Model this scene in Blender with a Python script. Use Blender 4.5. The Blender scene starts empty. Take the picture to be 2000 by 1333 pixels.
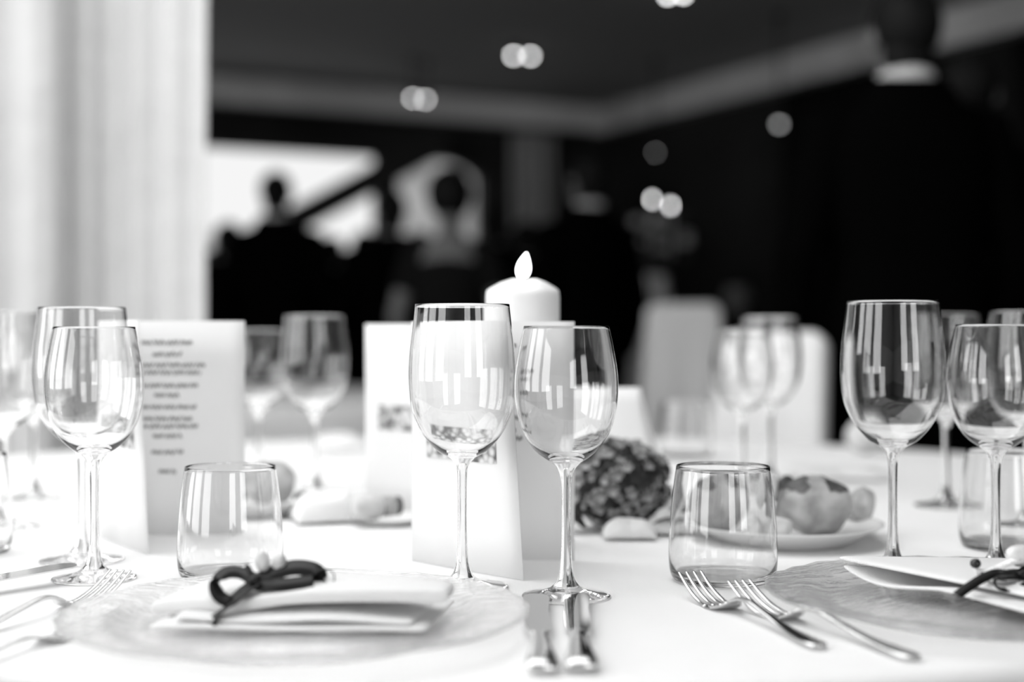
import bpy, bmesh, math, random
from mathutils import Vector, Matrix, noise
R = math.radians
PI = math.pi
random.seed(7)
SC = bpy.context.scene
COL = SC.collection

# ------------------------------------------------------------------ camera, world, light, exposure
EYE = 0.956          # height of the lens over the floor
TZ = 0.75            # height of the table
F = 2778.0           # focal length in pixels of the 2000 px wide frame
cd = bpy.data.cameras.new('camera')
cam = bpy.data.objects.new('camera', cd)
COL.objects.link(cam)
cam.location = (0, 0, EYE)
cam.rotation_euler = (R(90), 0, 0)
cd.lens = 50
cd.sensor_width = 36
cd.shift_y = -0.0068
cd.clip_start = 0.05
cd.clip_end = 200
cd.dof.use_dof = True
cd.dof.focus_distance = 1.14
cd.dof.aperture_fstop = 2.2
cd.dof.aperture_blades = 0
SC.camera = cam

SC.view_settings.view_transform = 'Standard'
SC.view_settings.look = 'None'
SC.view_settings.gamma = 1
SC.view_settings.use_curve_mapping = False
SC.view_settings.exposure = 0.1
cy = SC.cycles
cy.max_bounces = 24
cy.transmission_bounces = 24
cy.transparent_max_bounces = 24
cy.glossy_bounces = 8
cy.diffuse_bounces = 5
cy.caustics_reflective = True
cy.caustics_refractive = True
cy.blur_glossy = 0.4
cy.sample_clamp_indirect = 6
cy.use_denoising = True

w = bpy.data.worlds.new('sky')
SC.world = w
w.use_nodes = True
w.node_tree.nodes['Background'].inputs[0].default_value = (0.86, 0.86, 0.86, 1)
w.node_tree.nodes['Background'].inputs[1].default_value = 1.0

def area(name, loc, target, sx, sy, radiance):
    l = bpy.data.lights.new(name, 'AREA')
    l.shape = 'RECTANGLE'
    l.size = sx
    l.size_y = sy
    l.energy = radiance * PI * sx * sy
    l.color = (1, 1, 1)
    o = bpy.data.objects.new(name, l)
    COL.objects.link(o)
    o.location = loc
    d = Vector(target) - Vector(loc)
    o.rotation_euler = d.to_track_quat('-Z', 'Y').to_euler()
    return o

# room axes: far wall runs along U, right wall along V, corner at K
U = Vector((0.891, 0.454, 0))
V = Vector((0.454, -0.891, 0))
K = Vector((0.75, 11.46, 0))
LEFT, BACK, CEIL = 9.6, 14.0, 2.80
def RP(t, q, z=0.0):
    """room point: t metres left of the right wall, q metres from the far wall"""
    return K - U * t + V * q + Vector((0, 0, z))
# daylight through the tall windows of the left wall, an added roof light and the back windows
for k, q in enumerate((6.0, 8.0, 10.0)):
    area('window_daylight', RP(LEFT - 0.03, q, 1.60), RP(0, q, 1.60), 1.45, 2.0, 3.9)
area('added_roof_light', RP(6.45, 7.6, CEIL - 0.06), RP(6.45, 7.6, 0), 3.9, 3.5, 1.9)  # unseen roof opening, added for steep, even light on the table
for k, t in enumerate((4.2, 6.6)):
    area('rear_window_daylight', RP(t, BACK - 0.03, 1.7), RP(t, 0, 1.7), 1.3, 1.9, 4.0)

# ------------------------------------------------------------------ materials
def mat(name, v=0.5, rough=0.6, metal=0.0, bump=None, noise_col=None, spec=0.5, emit=0.0, sss=0.0, trans=0.0, sheen=0.0):
    m = bpy.data.materials.new(name)
    m.use_nodes = True
    nt = m.node_tree
    b = nt.nodes['Principled BSDF']
    b.inputs['Base Color'].default_value = (v, v, v, 1)
    b.inputs['Roughness'].default_value = rough
    b.inputs['Metallic'].default_value = metal
    b.inputs['Specular IOR Level'].default_value = spec
    b.inputs['Transmission Weight'].default_value = trans
    if sheen:
        b.inputs['Sheen Weight'].default_value = sheen
    if sss:
        b.inputs['Subsurface Weight'].default_value = sss
        b.inputs['Subsurface Radius'].default_value = (0.01, 0.01, 0.01)
    if emit:
        b.inputs['Emission Color'].default_value = (1, 1, 1, 1)
        b.inputs['Emission Strength'].default_value = emit
    tc = nt.nodes.new('ShaderNodeTexCoord')
    if noise_col:
        sc, lo, hi = noise_col
        n = nt.nodes.new('ShaderNodeTexNoise')
        n.inputs['Scale'].default_value = sc
        n.inputs['Detail'].default_value = 5
        r = nt.nodes.new('ShaderNodeValToRGB')
        r.color_ramp.elements[0].position = 0.35
        r.color_ramp.elements[1].position = 0.65
        r.color_ramp.elements[0].color = (lo, lo, lo, 1)
        r.color_ramp.elements[1].color = (hi, hi, hi, 1)
        nt.links.new(tc.outputs['Object'], n.inputs['Vector'])
        nt.links.new(n.outputs['Fac'], r.inputs['Fac'])
        nt.links.new(r.outputs['Color'], b.inputs['Base Color'])
    if bump:
        sc, st, dist = bump
        n = nt.nodes.new('ShaderNodeTexNoise')
        n.inputs['Scale'].default_value = sc
        n.inputs['Detail'].default_value = 4
        bp = nt.nodes.new('ShaderNodeBump')
        bp.inputs['Strength'].default_value = st
        bp.inputs['Distance'].default_value = dist
        nt.links.new(tc.outputs['Object'], n.inputs['Vector'])
        nt.links.new(n.outputs['Fac'], bp.inputs['Height'])
        nt.links.new(bp.outputs['Normal'], b.inputs['Normal'])
    return m

def weave_mat(name, v, scale, strength):
    m = mat(name, v, 0.9, spec=0.15)
    nt = m.node_tree
    b = nt.nodes['Principled BSDF']
    tc = nt.nodes.new('ShaderNodeTexCoord')
    hs = []
    for d in ('X', 'Y'):
        wv = nt.nodes.new('ShaderNodeTexWave')
        wv.bands_direction = d
        wv.inputs['Scale'].default_value = scale
        nt.links.new(tc.outputs['Object'], wv.inputs['Vector'])
        hs.append(wv)
    ad = nt.nodes.new('ShaderNodeMath')
    ad.operation = 'ADD'
    nt.links.new(hs[0].outputs['Fac'], ad.inputs[0])
    nt.links.new(hs[1].outputs['Fac'], ad.inputs[1])
    n = nt.nodes.new('ShaderNodeTexNoise')
    n.inputs['Scale'].default_value = 9
    n.inputs['Detail'].default_value = 3
    nt.links.new(tc.outputs['Object'], n.inputs['Vector'])
    b1 = nt.nodes.new('ShaderNodeBump')
    b1.inputs['Strength'].default_value = 0.35
    b1.inputs['Distance'].default_value = 0.012
    nt.links.new(n.outputs['Fac'], b1.inputs['Height'])
    b2 = nt.nodes.new('ShaderNodeBump')
    b2.inputs['Strength'].default_value = strength
    b2.inputs['Distance'].default_value = 0.0004
    nt.links.new(ad.outputs[0], b2.inputs['Height'])
    nt.links.new(b1.outputs['Normal'], b2.inputs['Normal'])
    nt.links.new(b2.outputs['Normal'], b.inputs['Normal'])
    return m

def glass_mat(name, ior=1.5, rough=0.0, streak=None, clear=0.0):
    m = bpy.data.materials.new(name)
    m.use_nodes = True
    nt = m.node_tree
    nt.nodes.clear()
    out = nt.nodes.new('ShaderNodeOutputMaterial')
    g = nt.nodes.new('ShaderNodeBsdfGlass')
    g.inputs['Color'].default_value = (0.985, 0.985, 0.985, 1)
    g.inputs['IOR'].default_value = ior
    g.inputs['Roughness'].default_value = rough
    if clear:
        tr = nt.nodes.new('ShaderNodeBsdfTransparent')
        mx = nt.nodes.new('ShaderNodeMixShader')
        mx.inputs[0].default_value = clear
        nt.links.new(g.outputs[0], mx.inputs[1])
        nt.links.new(tr.outputs[0], mx.inputs[2])
        nt.links.new(mx.outputs[0], out.inputs['Surface'])
    else:
        nt.links.new(g.outputs[0], out.inputs['Surface'])
    if streak:
        tc = nt.nodes.new('ShaderNodeTexCoord')
        mp = nt.nodes.new('ShaderNodeMapping')
        mp.inputs['Scale'].default_value = streak[0]
        mp.inputs['Rotation'].default_value = (0, 0, streak[2])
        n = nt.nodes.new('ShaderNodeTexNoise')
        n.inputs['Scale'].default_value = 1
        n.inputs['Detail'].default_value = 3
        bp = nt.nodes.new('ShaderNodeBump')
        bp.inputs['Strength'].default_value = streak[1]
        bp.inputs['Distance'].default_value = 0.004
        nt.links.new(tc.outputs['Object'], mp.inputs['Vector'])
        nt.links.new(mp.outputs[0], n.inputs['Vector'])
        nt.links.new(n.outputs['Fac'], bp.inputs['Height'])
        nt.links.new(bp.outputs['Normal'], g.inputs['Normal'])
    return m

def picture_mat(name):
    """blurred grey flower picture printed on the menu cover"""
    m = mat(name, 0.4, 0.6)
    nt = m.node_tree
    b = nt.nodes['Principled BSDF']
    tc = nt.nodes.new('ShaderNodeTexCoord')
    vo = nt.nodes.new('ShaderNodeTexVoronoi')
    vo.inputs['Scale'].default_value = 130
    n = nt.nodes.new('ShaderNodeTexNoise')
    n.inputs['Scale'].default_value = 60
    mx = nt.nodes.new('ShaderNodeMath')
    mx.operation = 'MULTIPLY'
    r = nt.nodes.new('ShaderNodeValToRGB')
    r.color_ramp.elements[0].position = 0.12
    r.color_ramp.elements[1].position = 0.4
    r.color_ramp.elements[0].color = (0.75, 0.75, 0.75, 1)
    r.color_ramp.elements[1].color = (0.12, 0.12, 0.12, 1)
    nt.links.new(tc.outputs['Object'], vo.inputs['Vector'])
    nt.links.new(tc.outputs['Object'], n.inputs['Vector'])
    nt.links.new(vo.outputs['Distance'], mx.inputs[0])
    nt.links.new(n.outputs['Fac'], mx.inputs[1])
    nt.links.new(mx.outputs[0], r.inputs['Fac'])
    nt.links.new(r.outputs['Color'], b.inputs['Base Color'])
    return m

M = dict(
    cloth=weave_mat('white_table_linen', 0.86, 320, 0.25),
    napkin=weave_mat('white_napkin_linen', 0.84, 300, 0.6),
    cover=mat('white_chair_cover', 0.78, 0.9, spec=0.1, bump=(14, 0.4, 0.02)),
    curtain=mat('white_curtain_voile', 0.62, 0.9, spec=0.1, bump=(6, 0.5, 0.03)),
    grey_curtain=mat('grey_curtain', 0.35, 0.9, spec=0.1, bump=(6, 0.5, 0.03)),
    dark_curtain=mat('dark_curtain', 0.008, 0.95, spec=0.0),
    glass=glass_mat('clear_crystal', 1.5),
    plate_glass=glass_mat('textured_charger_glass', 1.45, 0.02, ((26, 160, 26), 0.6, 0.35), 0.35),
    paper=mat('white_card_stock', 0.86, 0.75, spec=0.2, bump=(300, 0.1, 0.0005)),
    ink=mat('grey_script_ink', 0.32, 0.8),
    picture=picture_mat('grey_flower_picture'),
    steel=mat('polished_steel', 0.72, 0.07, 1.0),
    wax=mat('white_candle_wax', 0.88, 0.45, sss=0.6),
    flame=mat('candle_flame', 0.9, 0.5, emit=6.0),
    wick=mat('black_wick', 0.01, 0.9),
    ribbon=mat('dark_satin_ribbon', 0.006, 0.45, spec=0.3),
    wire=mat('thin_dark_cord', 0.03, 0.6),
    bud=mat('pale_sugared_almond', 0.68, 0.45, noise_col=(60, 0.5, 0.8)),
    berry=mat('dark_glossy_berry', 0.015, 0.2),
    porcelain=mat('white_porcelain', 0.80, 0.18, spec=0.5),
    crust=mat('bread_crust', 0.42, 0.7, noise_col=(28, 0.22, 0.55), bump=(90, 0.4, 0.003)),
    crumb=mat('floured_bread', 0.62, 0.85, noise_col=(45, 0.5, 0.72), bump=(120, 0.4, 0.002)),
    dark_crust=mat('baked_dark_crust', 0.06, 0.6, noise_col=(40, 0.03, 0.12)),
    olive=mat('dark_olive_bread', 0.03, 0.6),
    floret=mat('grey_floret', 0.30, 0.8, noise_col=(70, 0.10, 0.50)),
    floret_dark=mat('dark_floret', 0.03, 0.8, noise_col=(60, 0.015, 0.06)),
    leaf=mat('dark_leaf', 0.03, 0.5),
    suit=mat('black_wool_suit', 0.0015, 0.95, spec=0.0),
    dress=mat('dark_dress', 0.006, 0.9, spec=0.1),
    skin=mat('skin', 0.16, 0.6, spec=0.3),
    hair=mat('dark_hair', 0.003, 0.7, spec=0.2),
    grey_hair=mat('grey_hair', 0.12, 0.7, spec=0.2),
    shirt=mat('white_shirt', 0.55, 0.85, spec=0.1),
    shoe=mat('black_shoe', 0.01, 0.4),
    eye=mat('eye', 0.25, 0.2),
    ceiling=mat('dark_ceiling_paint', 0.38, 0.9, spec=0.1),
    wall=mat('dark_wall_paint', 0.04, 0.9, spec=0.0, noise_col=(0.6, 0.012, 0.04)),
    pale_wall=mat('pale_wall_paint', 0.7, 0.9, spec=0.1),
    exterior_grey=mat('grey_outside_wall', 0.5, 0.9, noise_col=(1.5, 0.3, 0.6)),
    cornice=mat('grey_cornice', 0.5, 0.85, spec=0.1, noise_col=(1.2, 0.5, 0.8)),
    floor=mat('dark_floor', 0.03, 0.6, noise_col=(3, 0.02, 0.04)),
    frame=mat('dark_window_frame', 0.01, 0.7),
    wood=mat('table_wood', 0.12, 0.6),
    exterior=mat('pale_outside_wall', 0.7, 0.9, noise_col=(0.8, 0.7, 0.95)),
    bulb=mat('warm_spot_bulb', 0.9, 0.5, emit=12.0),
    dim_glow=mat('dim_glow_spot', 0.9, 0.5, emit=2.2),
    flower_white=mat('pale_blossom', 0.35, 0.8, noise_col=(20, 0.15, 0.5)),
    stopper=mat('cork', 0.45, 0.8, noise_col=(80, 0.3, 0.55)),
    stopper_dark=mat('dark_cork_end', 0.07, 0.8, noise_col=(90, 0.05, 0.12)),
)

# ------------------------------------------------------------------ helpers
def link_mesh(name, me, m=None, parent=None, smooth=True):
    o = bpy.data.objects.new(name, me)
    COL.objects.link(o)
    if m is not None and not me.materials:
        me.materials.append(m)
    if smooth:
        for p in me.polygons:
            p.use_smooth = True
    if parent is not None:
        o.parent = parent
    return o

def obj(name, bm, m, parent=None, smooth=True):
    me = bpy.data.meshes.new(name)
    bmesh.ops.recalc_face_normals(bm, faces=bm.faces)
    bm.to_mesh(me)
    bm.free()
    return link_mesh(name, me, m, parent, smooth)

def flat(o):
    for p in o.data.polygons:
        p.use_smooth = False
    return o

def tag(o, label=None, cat=None, group=None, kind=None):
    if label: o['label'] = label
    if cat: o['category'] = cat
    if group: o['group'] = group
    if kind: o['kind'] = kind
    return o

def empty(name, loc=(0, 0, 0), rz=0.0):
    o = bpy.data.objects.new(name, None)
    COL.objects.link(o)
    o.location = loc
    o.rotation_euler = (0, 0, rz)
    o.empty_display_size = 0.05
    return o

def copy_tree(o, parent=None):
    c = o.copy()
    COL.objects.link(c)
    c.parent = parent
    for ch in [x for x in list(COL.objects) if x.parent == o]:
        copy_tree(ch, c)
    return c

def struct(o):
    o['kind'] = 'structure'
    return o

def box(bm, lo, hi, mtx=None):
    vs = []
    for z in (lo[2], hi[2]):
        for x, y in ((lo[0], lo[1]), (hi[0], lo[1]), (hi[0], hi[1]), (lo[0], hi[1])):
            p = Vector((x, y, z))
            vs.append(bm.verts.new(mtx @ p if mtx else p))
    for f in ((3, 2, 1, 0), (4, 5, 6, 7), (0, 1, 5, 4), (1, 2, 6, 5), (2, 3, 7, 6), (3, 0, 4, 7)):
        bm.faces.new([vs[i] for i in f])

def room_box(bm, t0, t1, q0, q1, z0, z1):
    vs = []
    for z in (z0, z1):
        for t, q in ((t0, q0), (t1, q0), (t1, q1), (t0, q1)):
            vs.append(bm.verts.new(RP(t, q, z)))
    for f in ((3, 2, 1, 0), (4, 5, 6, 7), (0, 1, 5, 4), (1, 2, 6, 5), (2, 3, 7, 6), (3, 0, 4, 7)):
        bm.faces.new([vs[i] for i in f])

def lathe(bm, prof, n=64, close_ends=False, centre=(0, 0)):
    """prof: list of (r, z); points with r == 0 become poles"""
    rings = []
    for r, z in prof:
        if r <= 1e-7:
            rings.append([bm.verts.new((centre[0], centre[1], z))])
        else:
            rings.append([bm.verts.new((centre[0] + r * math.cos(2 * PI * i / n), centre[1] + r * math.sin(2 * PI * i / n), z)) for i in range(n)])
    for a, b in zip(rings[:-1], rings[1:]):
        for i in range(n):
            j = (i + 1) % n
            if len(a) == 1 and len(b) == 1:
                continue
            if len(a) == 1:
                bm.faces.new((a[0], b[j], b[i]))
            elif len(b) == 1:
                bm.faces.new((a[i], a[j], b[0]))
            else:
                bm.faces.new((a[i], a[j], b[j], b[i]))

def tube(bm, pts, rad, n=12, up=(0, 0, 1), caps=True, power=2.0):
    """sweep of (super)ellipses; rad: list of r or (side radius, up radius)"""
    pts = [Vector(p) for p in pts]
    up = Vector(up)
    rings = []
    for i, p in enumerate(pts):
        a = pts[max(i - 1, 0)]
        b = pts[min(i + 1, len(pts) - 1)]
        t = (b - a).normalized()
        s = t.cross(up)
        if s.length < 1e-4:
            s = t.cross(Vector((0, 1, 0.01)))
        s.normalize()
        v = s.cross(t).normalized()
        r = rad[i] if isinstance(rad, (list, tuple)) else rad
        rs, rv = r if isinstance(r, (list, tuple)) else (r, r)
        ring = []
        for k in range(n):
            an = 2 * PI * k / n
            c, sn = math.cos(an), math.sin(an)
            c = math.copysign(abs(c) ** (2 / power), c)
            sn = math.copysign(abs(sn) ** (2 / power), sn)
            ring.append(bm.verts.new(p + s * (rs * c) + v * (rv * sn)))
        rings.append(ring)
    for a, b in zip(rings[:-1], rings[1:]):
        for k in range(n):
            j = (k + 1) % n
            bm.faces.new((a[k], a[j], b[j], b[k]))
    if caps:
        bm.faces.new(rings[0][::-1])
        bm.faces.new(rings[-1])

def catmull(pts, k=6):
    pts = [Vector(p) for p in pts]
    out = []
    for i in range(len(pts) - 1):
        p0 = pts[max(i - 1, 0)]; p1 = pts[i]; p2 = pts[i + 1]; p3 = pts[min(i + 2, len(pts) - 1)]
        for j in range(k):
            t = j / k
            out.append(0.5 * ((2 * p1) + (p2 - p0) * t + (2 * p0 - 5 * p1 + 4 * p2 - p3) * t * t + (3 * p1 - p0 - 3 * p2 + p3) * t ** 3))
    out.append(pts[-1])
    return out

def spline_prof(pts, k=6):
    return [(max(v.x, 0.0), v.y) for v in catmull([(a, b, 0) for a, b in pts], k)]

def blob(bm, c, r, sub=3, jit=0.0, rot=None, seed=0):
    m = Matrix.Translation(Vector(c)) @ (rot.to_matrix().to_4x4() if rot else Matrix.Identity(4)) @ Matrix.Diagonal((r[0], r[1], r[2], 1))
    g = bmesh.ops.create_icosphere(bm, subdivisions=sub, radius=1.0)
    for v in g['verts']:
        if jit:
            v.co *= 1 + jit * noise.noise(v.co * 1.7 + Vector((seed, seed * 2.1, 0)))
        v.co = m @ v.co
    return g['verts']

def patch(fn, nu, nv, thick, name, m, parent=None, level=1):
    """closed slab following fn(u,v) -> Vector with rounded edges"""
    bm = bmesh.new()
    g = [[bm.verts.new(fn(i / nu, j / nv)) for j in range(nv + 1)] for i in range(nu + 1)]
    for i in range(nu):
        for j in range(nv):
            bm.faces.new((g[i][j], g[i + 1][j], g[i + 1][j + 1], g[i][j + 1]))
    o = obj(name, bm, m, parent)
    s = o.modifiers.new('thickness', 'SOLIDIFY')
    s.thickness = thick
    s.offset = 0
    if level:
        ss = o.modifiers.new('smooth', 'SUBSURF')
        ss.levels = level
        ss.render_levels = level
    return o

def at(px, D, z=0.0):
    """point seen in column px at distance D metres, z metres over the table"""
    return Vector(((px - 1000) / F * D, D, TZ + z))

# ------------------------------------------------------------------ setting
bm = bmesh.new(); room_box(bm, -0.3, LEFT + 0.3, -0.3, BACK + 0.3, -0.1, 0.0)
struct(obj('floor', bm, M['floor'], smooth=False))

def slab_with_hole(name, m, t0, t1, q0, q1, z0, z1, ht0, ht1, hq0, hq1):
    bm = bmesh.new()
    room_box(bm, t0, ht0, q0, q1, z0, z1)
    room_box(bm, ht1, t1, q0, q1, z0, z1)
    room_box(bm, ht0, ht1, q0, hq0, z0, z1)
    room_box(bm, ht0, ht1, hq1, q1, z0, z1)
    return struct(obj(name, bm, m, smooth=False))
slab_with_hole('ceiling', M['ceiling'], -0.3, LEFT + 0.3, -0.3, BACK + 0.3, CEIL, CEIL + 0.12, 4.5, 8.4, 5.85, 9.35)

def wall_far():
    bm = bmesh.new()
    T = ((1.02, 1.81), (1.89, 5.2))
    z0, z1 = 1.32, 2.335
    room_box(bm, -0.3, 1.02, -0.3, 0, 0, CEIL)
    room_box(bm, 1.81, 1.89, -0.3, 0, 0, CEIL)
    room_box(bm, 5.2, LEFT + 0.3, -0.3, 0, 0, CEIL)
    for a, b in T:
        room_box(bm, a, b, -0.3, 0, 0, z0)
        room_box(bm, a, b, -0.3, 0, z1, CEIL)
    return struct(obj('wall_far', bm, M['wall'], smooth=False))
wall_far()
bm = bmesh.new(); room_box(bm, -0.3, 0, 0, BACK, 0, CEIL)
struct(obj('wall_right', bm, M['wall'], smooth=False))
bm = bmesh.new()
edges = [0, 5.27, 6.73, 7.27, 8.73, 9.27, 10.73, BACK]
for i in range(0, 8, 2):
    room_box(bm, LEFT, LEFT + 0.3, edges[i], edges[i + 1], 0, CEIL)
for i in range(1, 7, 2):
    room_box(bm, LEFT, LEFT + 0.3, edges[i], edges[i + 1], 0, 0.6)
    room_box(bm, LEFT, LEFT + 0.3, edges[i], edges[i + 1], 2.6, CEIL)
struct(obj('wall_left', bm, M['pale_wall'], smooth=False))
bm = bmesh.new()
edges = [-0.3, 3.55, 4.85, 5.95, 7.25, LEFT + 0.3]
for i in range(0, 6, 2):
    room_box(bm, edges[i], edges[i + 1], BACK, BACK + 0.3, 0, CEIL)
for i in (1, 3):
    room_box(bm, edges[i], edges[i + 1], BACK, BACK + 0.3, 0, 0.75)
    room_box(bm, edges[i], edges[i + 1], BACK, BACK + 0.3, 2.65, CEIL)
struct(obj('wall_back', bm, M['pale_wall'], smooth=False))

# cornices under the ceiling
bm = bmesh.new(); room_box(bm, 0.12, LEFT, 0.0, 0.12, 2.57, 2.765)
struct(obj('trim_1', bm, M['cornice'], smooth=False))
bm = bmesh.new(); room_box(bm, 0.0, 0.12, 0.0, BACK, 2.56, 2.765)
struct(obj('trim_2', bm, M['cornice'], smooth=False))
# window frames
def window(name, t0, t1, z0, z1, mull):
    root = empty(name, RP((t0 + t1) / 2, -0.12, z0))
    root['kind'] = 'structure'
    inv = Matrix.Translation(-root.location)
    def part(nm, a, b, c, d, m=M['frame']):
        bm = bmesh.new(); room_box(bm, a, b, -0.16, -0.08, c, d)
        bmesh.ops.transform(bm, matrix=inv, verts=bm.verts)
        return obj(nm, bm, m, root, smooth=False)
    part('window_frame', t0, t0 + 0.05, z0, z1)
    part('window_frame', t1 - 0.05, t1, z0, z1)
    part('window_frame', t0 + 0.05, t1 - 0.05, z1 - 0.05, z1)
    part('window_frame', t0 + 0.05, t1 - 0.05, z0, z0 + 0.05)
    for a in mull:
        part('mullion', a - 0.02, a + 0.02, z0 + 0.05, z1 - 0.05)
    return root
window('window_1', 1.89, 5.2, 1.32, 2.335, (3.95,))
w2 = window('window_2', 1.02, 1.81, 1.32, 2.335, ())
# arched head of the second window
bm = bmesh.new()
n = 14
top, arc = [], []
tc_, hw = 1.415, 0.395
for i in range(n + 1):
    a = PI * i / n
    arc.append((tc_ - hw * math.cos(a), 2.06 + 0.24 * math.sin(a)))
for i in range(n):
    (ta, za), (tb, zb) = arc[i], arc[i + 1]
    vs = []
    for q in (-0.20, -0.05):
        vs += [bm.verts.new(RP(ta, q, za)), bm.verts.new(RP(tb, q, zb)), bm.verts.new(RP(tb, q, 2.335)), bm.verts.new(RP(ta, q, 2.335))]
    for f in ((0, 1, 2, 3), (7, 6, 5, 4), (0, 4, 5, 1), (3, 2, 6, 7), (1, 5, 6, 2), (0, 3, 7, 4)):
        bm.faces.new([vs[k] for k in f])
struct(obj('trim_3', bm, M['wall'], smooth=False))
# diagonal rail across the bright window
bm = bmesh.new()
a, b = RP(1.55, 0.3, 2.38), RP(4.6, 0.3, 0.72)
tube(bm, [a, a.lerp(b, 0.5), b], [(0.05, 0.095)] * 3, n=8, up=(0, 0, 1), power=6)
rail = obj('stair_rail', bm, M['frame'], smooth=False)
tag(rail, 'dark sloping stair rail crossing the bright far window', 'rail')
# white building outside, far beyond the window
bm = bmesh.new()
for k in range(1, 9):
    t0 = -2.0 + k * 1.3
    room_box(bm, t0, t0 + 1.22, -6.4 - 0.25 * (k % 3), -6.0, 0.0, 1.5 + 0.3 * ((k * 7) % 3))
struct(obj('exterior_wall', bm, M['exterior'], smooth=False))
bm = bmesh.new(); room_box(bm, -2.6, -0.62, -6.4, -6.0, 0.0, 3.7)
struct(obj('exterior_wall', bm, M['exterior_grey'], smooth=False))
bm = bmesh.new(); room_box(bm, -6, 16, -12, -0.3, -0.12, -0.02)
struct(obj('ground', bm, M['exterior'], smooth=False))

# drape on the far wall corner and dark curtains on the right wall
def drape(name, p0, p1, z0, z1, folds, amp, m, seed=0, nz=14, flare=0.0):
    root_loc = Vector(((p0[0] + p1[0]) / 2, (p0[1] + p1[1]) / 2, z0))
    d = Vector((p1[0] - p0[0], p1[1] - p0[1], 0))
    L = d.length
    d.normalize()
    nrm = Vector((d.y, -d.x, 0))
    nu = folds * 8
    bm = bmesh.new()
    rows = []
    for j in range(nz + 1):
        z = z0 + (z1 - z0) * j / nz
        row = []
        for i in range(nu + 1):
            u = i / nu
            ph = seed + 0.5 * math.sin(u * 9 + seed) + 0.35 * math.sin(z * 1.6 + seed * 2 + u * 4)
            off = amp * math.sin(2 * PI * folds * u + ph) + 0.4 * amp * math.sin(2 * PI * folds * 0.43 * u + seed * 3 + z * 1.1)
            su = (u - 0.5) * (1 + flare * (1 - j / nz)) + 0.006 * math.sin(3 * z + seed)
            p = root_loc + d * (L * su) + nrm * off
            p.z = z
            row.append(bm.verts.new(p - root_loc))
        rows.append(row)
    for a, b in zip(rows[:-1], rows[1:]):
        for i in range(nu):
            bm.faces.new((a[i], a[i + 1], b[i + 1], b[i]))
    o = obj(name, bm, m)
    o.location = root_loc
    s = o.modifiers.new('thickness', 'SOLIDIFY')
    s.thickness = 0.002
    return o
tag(drape('curtain', (-1.06, 3.02), (-0.640, 3.00), 0.005, CEIL - 0.005, 6, 0.011, M['curtain'], 1.3),
    'broad white curtain hanging in soft folds left of the dark room', 'curtain')
tag(drape('curtain', (-1.75, 2.72), (-0.93, 2.88), 0.005, CEIL - 0.005, 9, 0.008, M['curtain'], 4.1),
    'brightest white curtain panel at the left edge, overlapping the broad one', 'curtain')
for k, (q0, q1) in enumerate(((2.6, 3.9), (4.5, 6.2), (6.8, 8.3))):
    a, b = RP(0.22, q0), RP(0.22, q1)
    o = drape('curtain', (a.x, a.y), (b.x, b.y), 0.01, 2.5, 8, 0.035, M['dark_curtain'], 2.0 + k)
    tag(o, ['dark curtain on the right wall, nearest the far corner', 'dark curtain in the middle of the right wall', 'dark curtain on the right wall, nearest the table'][k], 'curtain')
a, b = RP(0.62, 0.25), RP(0.98, 0.25)
tag(drape('curtain', (b.x, b.y), (a.x, a.y), 0.01, 2.5, 3, 0.05, M['grey_curtain'], 0.4),
    'grey gathered curtain beside the arched far window', 'curtain')

# spotlights, and two dim glowing spots hung the same way
def spotlight(px, D, y, label, bulb='bulb', r=0.016, group=None):
    z = EYE + (653 - y) / F * D
    X = (px - 1000) / F * D
    root = empty('ceiling_spotlight', (X, D, CEIL))
    tag(root, label, 'spotlight', group)
    dz = z - CEIL
    bm = bmesh.new(); lathe(bm, [(0, 0), (0.035, 0), (0.035, -0.012), (0.006, -0.014), (0.006, dz + 0.05)], 16)
    obj('stem', bm, M['frame'], root)
    bm = bmesh.new(); lathe(bm, [(0.006, dz + 0.05), (0.022, dz + 0.045), (0.026, dz + 0.004), (0.022, dz + 0.004), (0.018, dz + 0.03), (0, dz + 0.03)], 16)
    obj('lamp_shade', bm, M['frame'], root)
    bm = bmesh.new(); blob(bm, (0, 0, dz), (r, r, r), 2)
    obj('bulb', bm, M[bulb], root)
    return root
spotlight(1003, 9.1, 108, 'lit ceiling spotlight, left one of the brighter pair', 'bulb')
spotlight(1036, 9.2, 109, 'lit ceiling spotlight, right one of the brighter pair', 'bulb')
spotlight(806, 9.5, 192, 'lit ceiling spotlight, left one of the pair by the far cornice', 'bulb', 0.012)
spotlight(831, 9.6, 194, 'lit ceiling spotlight, right one of the pair by the far cornice', 'bulb', 0.012)
spotlight(1304, 7.6, -10, 'lit ceiling spotlight cut by the top of the frame, left one', 'bulb')
spotlight(1334, 7.6, -12, 'lit ceiling spotlight cut by the top of the frame, right one', 'bulb')
spotlight(1522, 8.2, 242, 'dim hanging glow spot before the right wall curtains', 'dim_glow', 0.017)
spotlight(1280, 9.6, 298, 'faintest hanging glow spot, low before the far corner', 'dim_glow', 0.009)

def vent(q, label):
    root = empty('air_vent', RP(0.13, q, 2.60))
    root.rotation_euler = (0, 0, math.atan2(V.y, V.x))
    tag(root, label, 'vent')
    bm = bmesh.new(); box(bm, (-0.22, -0.012, -0.04), (0.22, 0.0, 0.12))
    obj('backing', bm, M['cover'], root, smooth=False)
    for k in range(5):
        bm = bmesh.new(); box(bm, (-0.2, -0.022, -0.03 + k * 0.03), (0.2, -0.012, -0.018 + k * 0.03))
        obj('slat', bm, M['shirt'], root, smooth=False)
vent(0.95, 'pale air vent on the right cornice near the far corner')
vent(2.75, 'pale air vent on the right cornice above the dark curtains')

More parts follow.
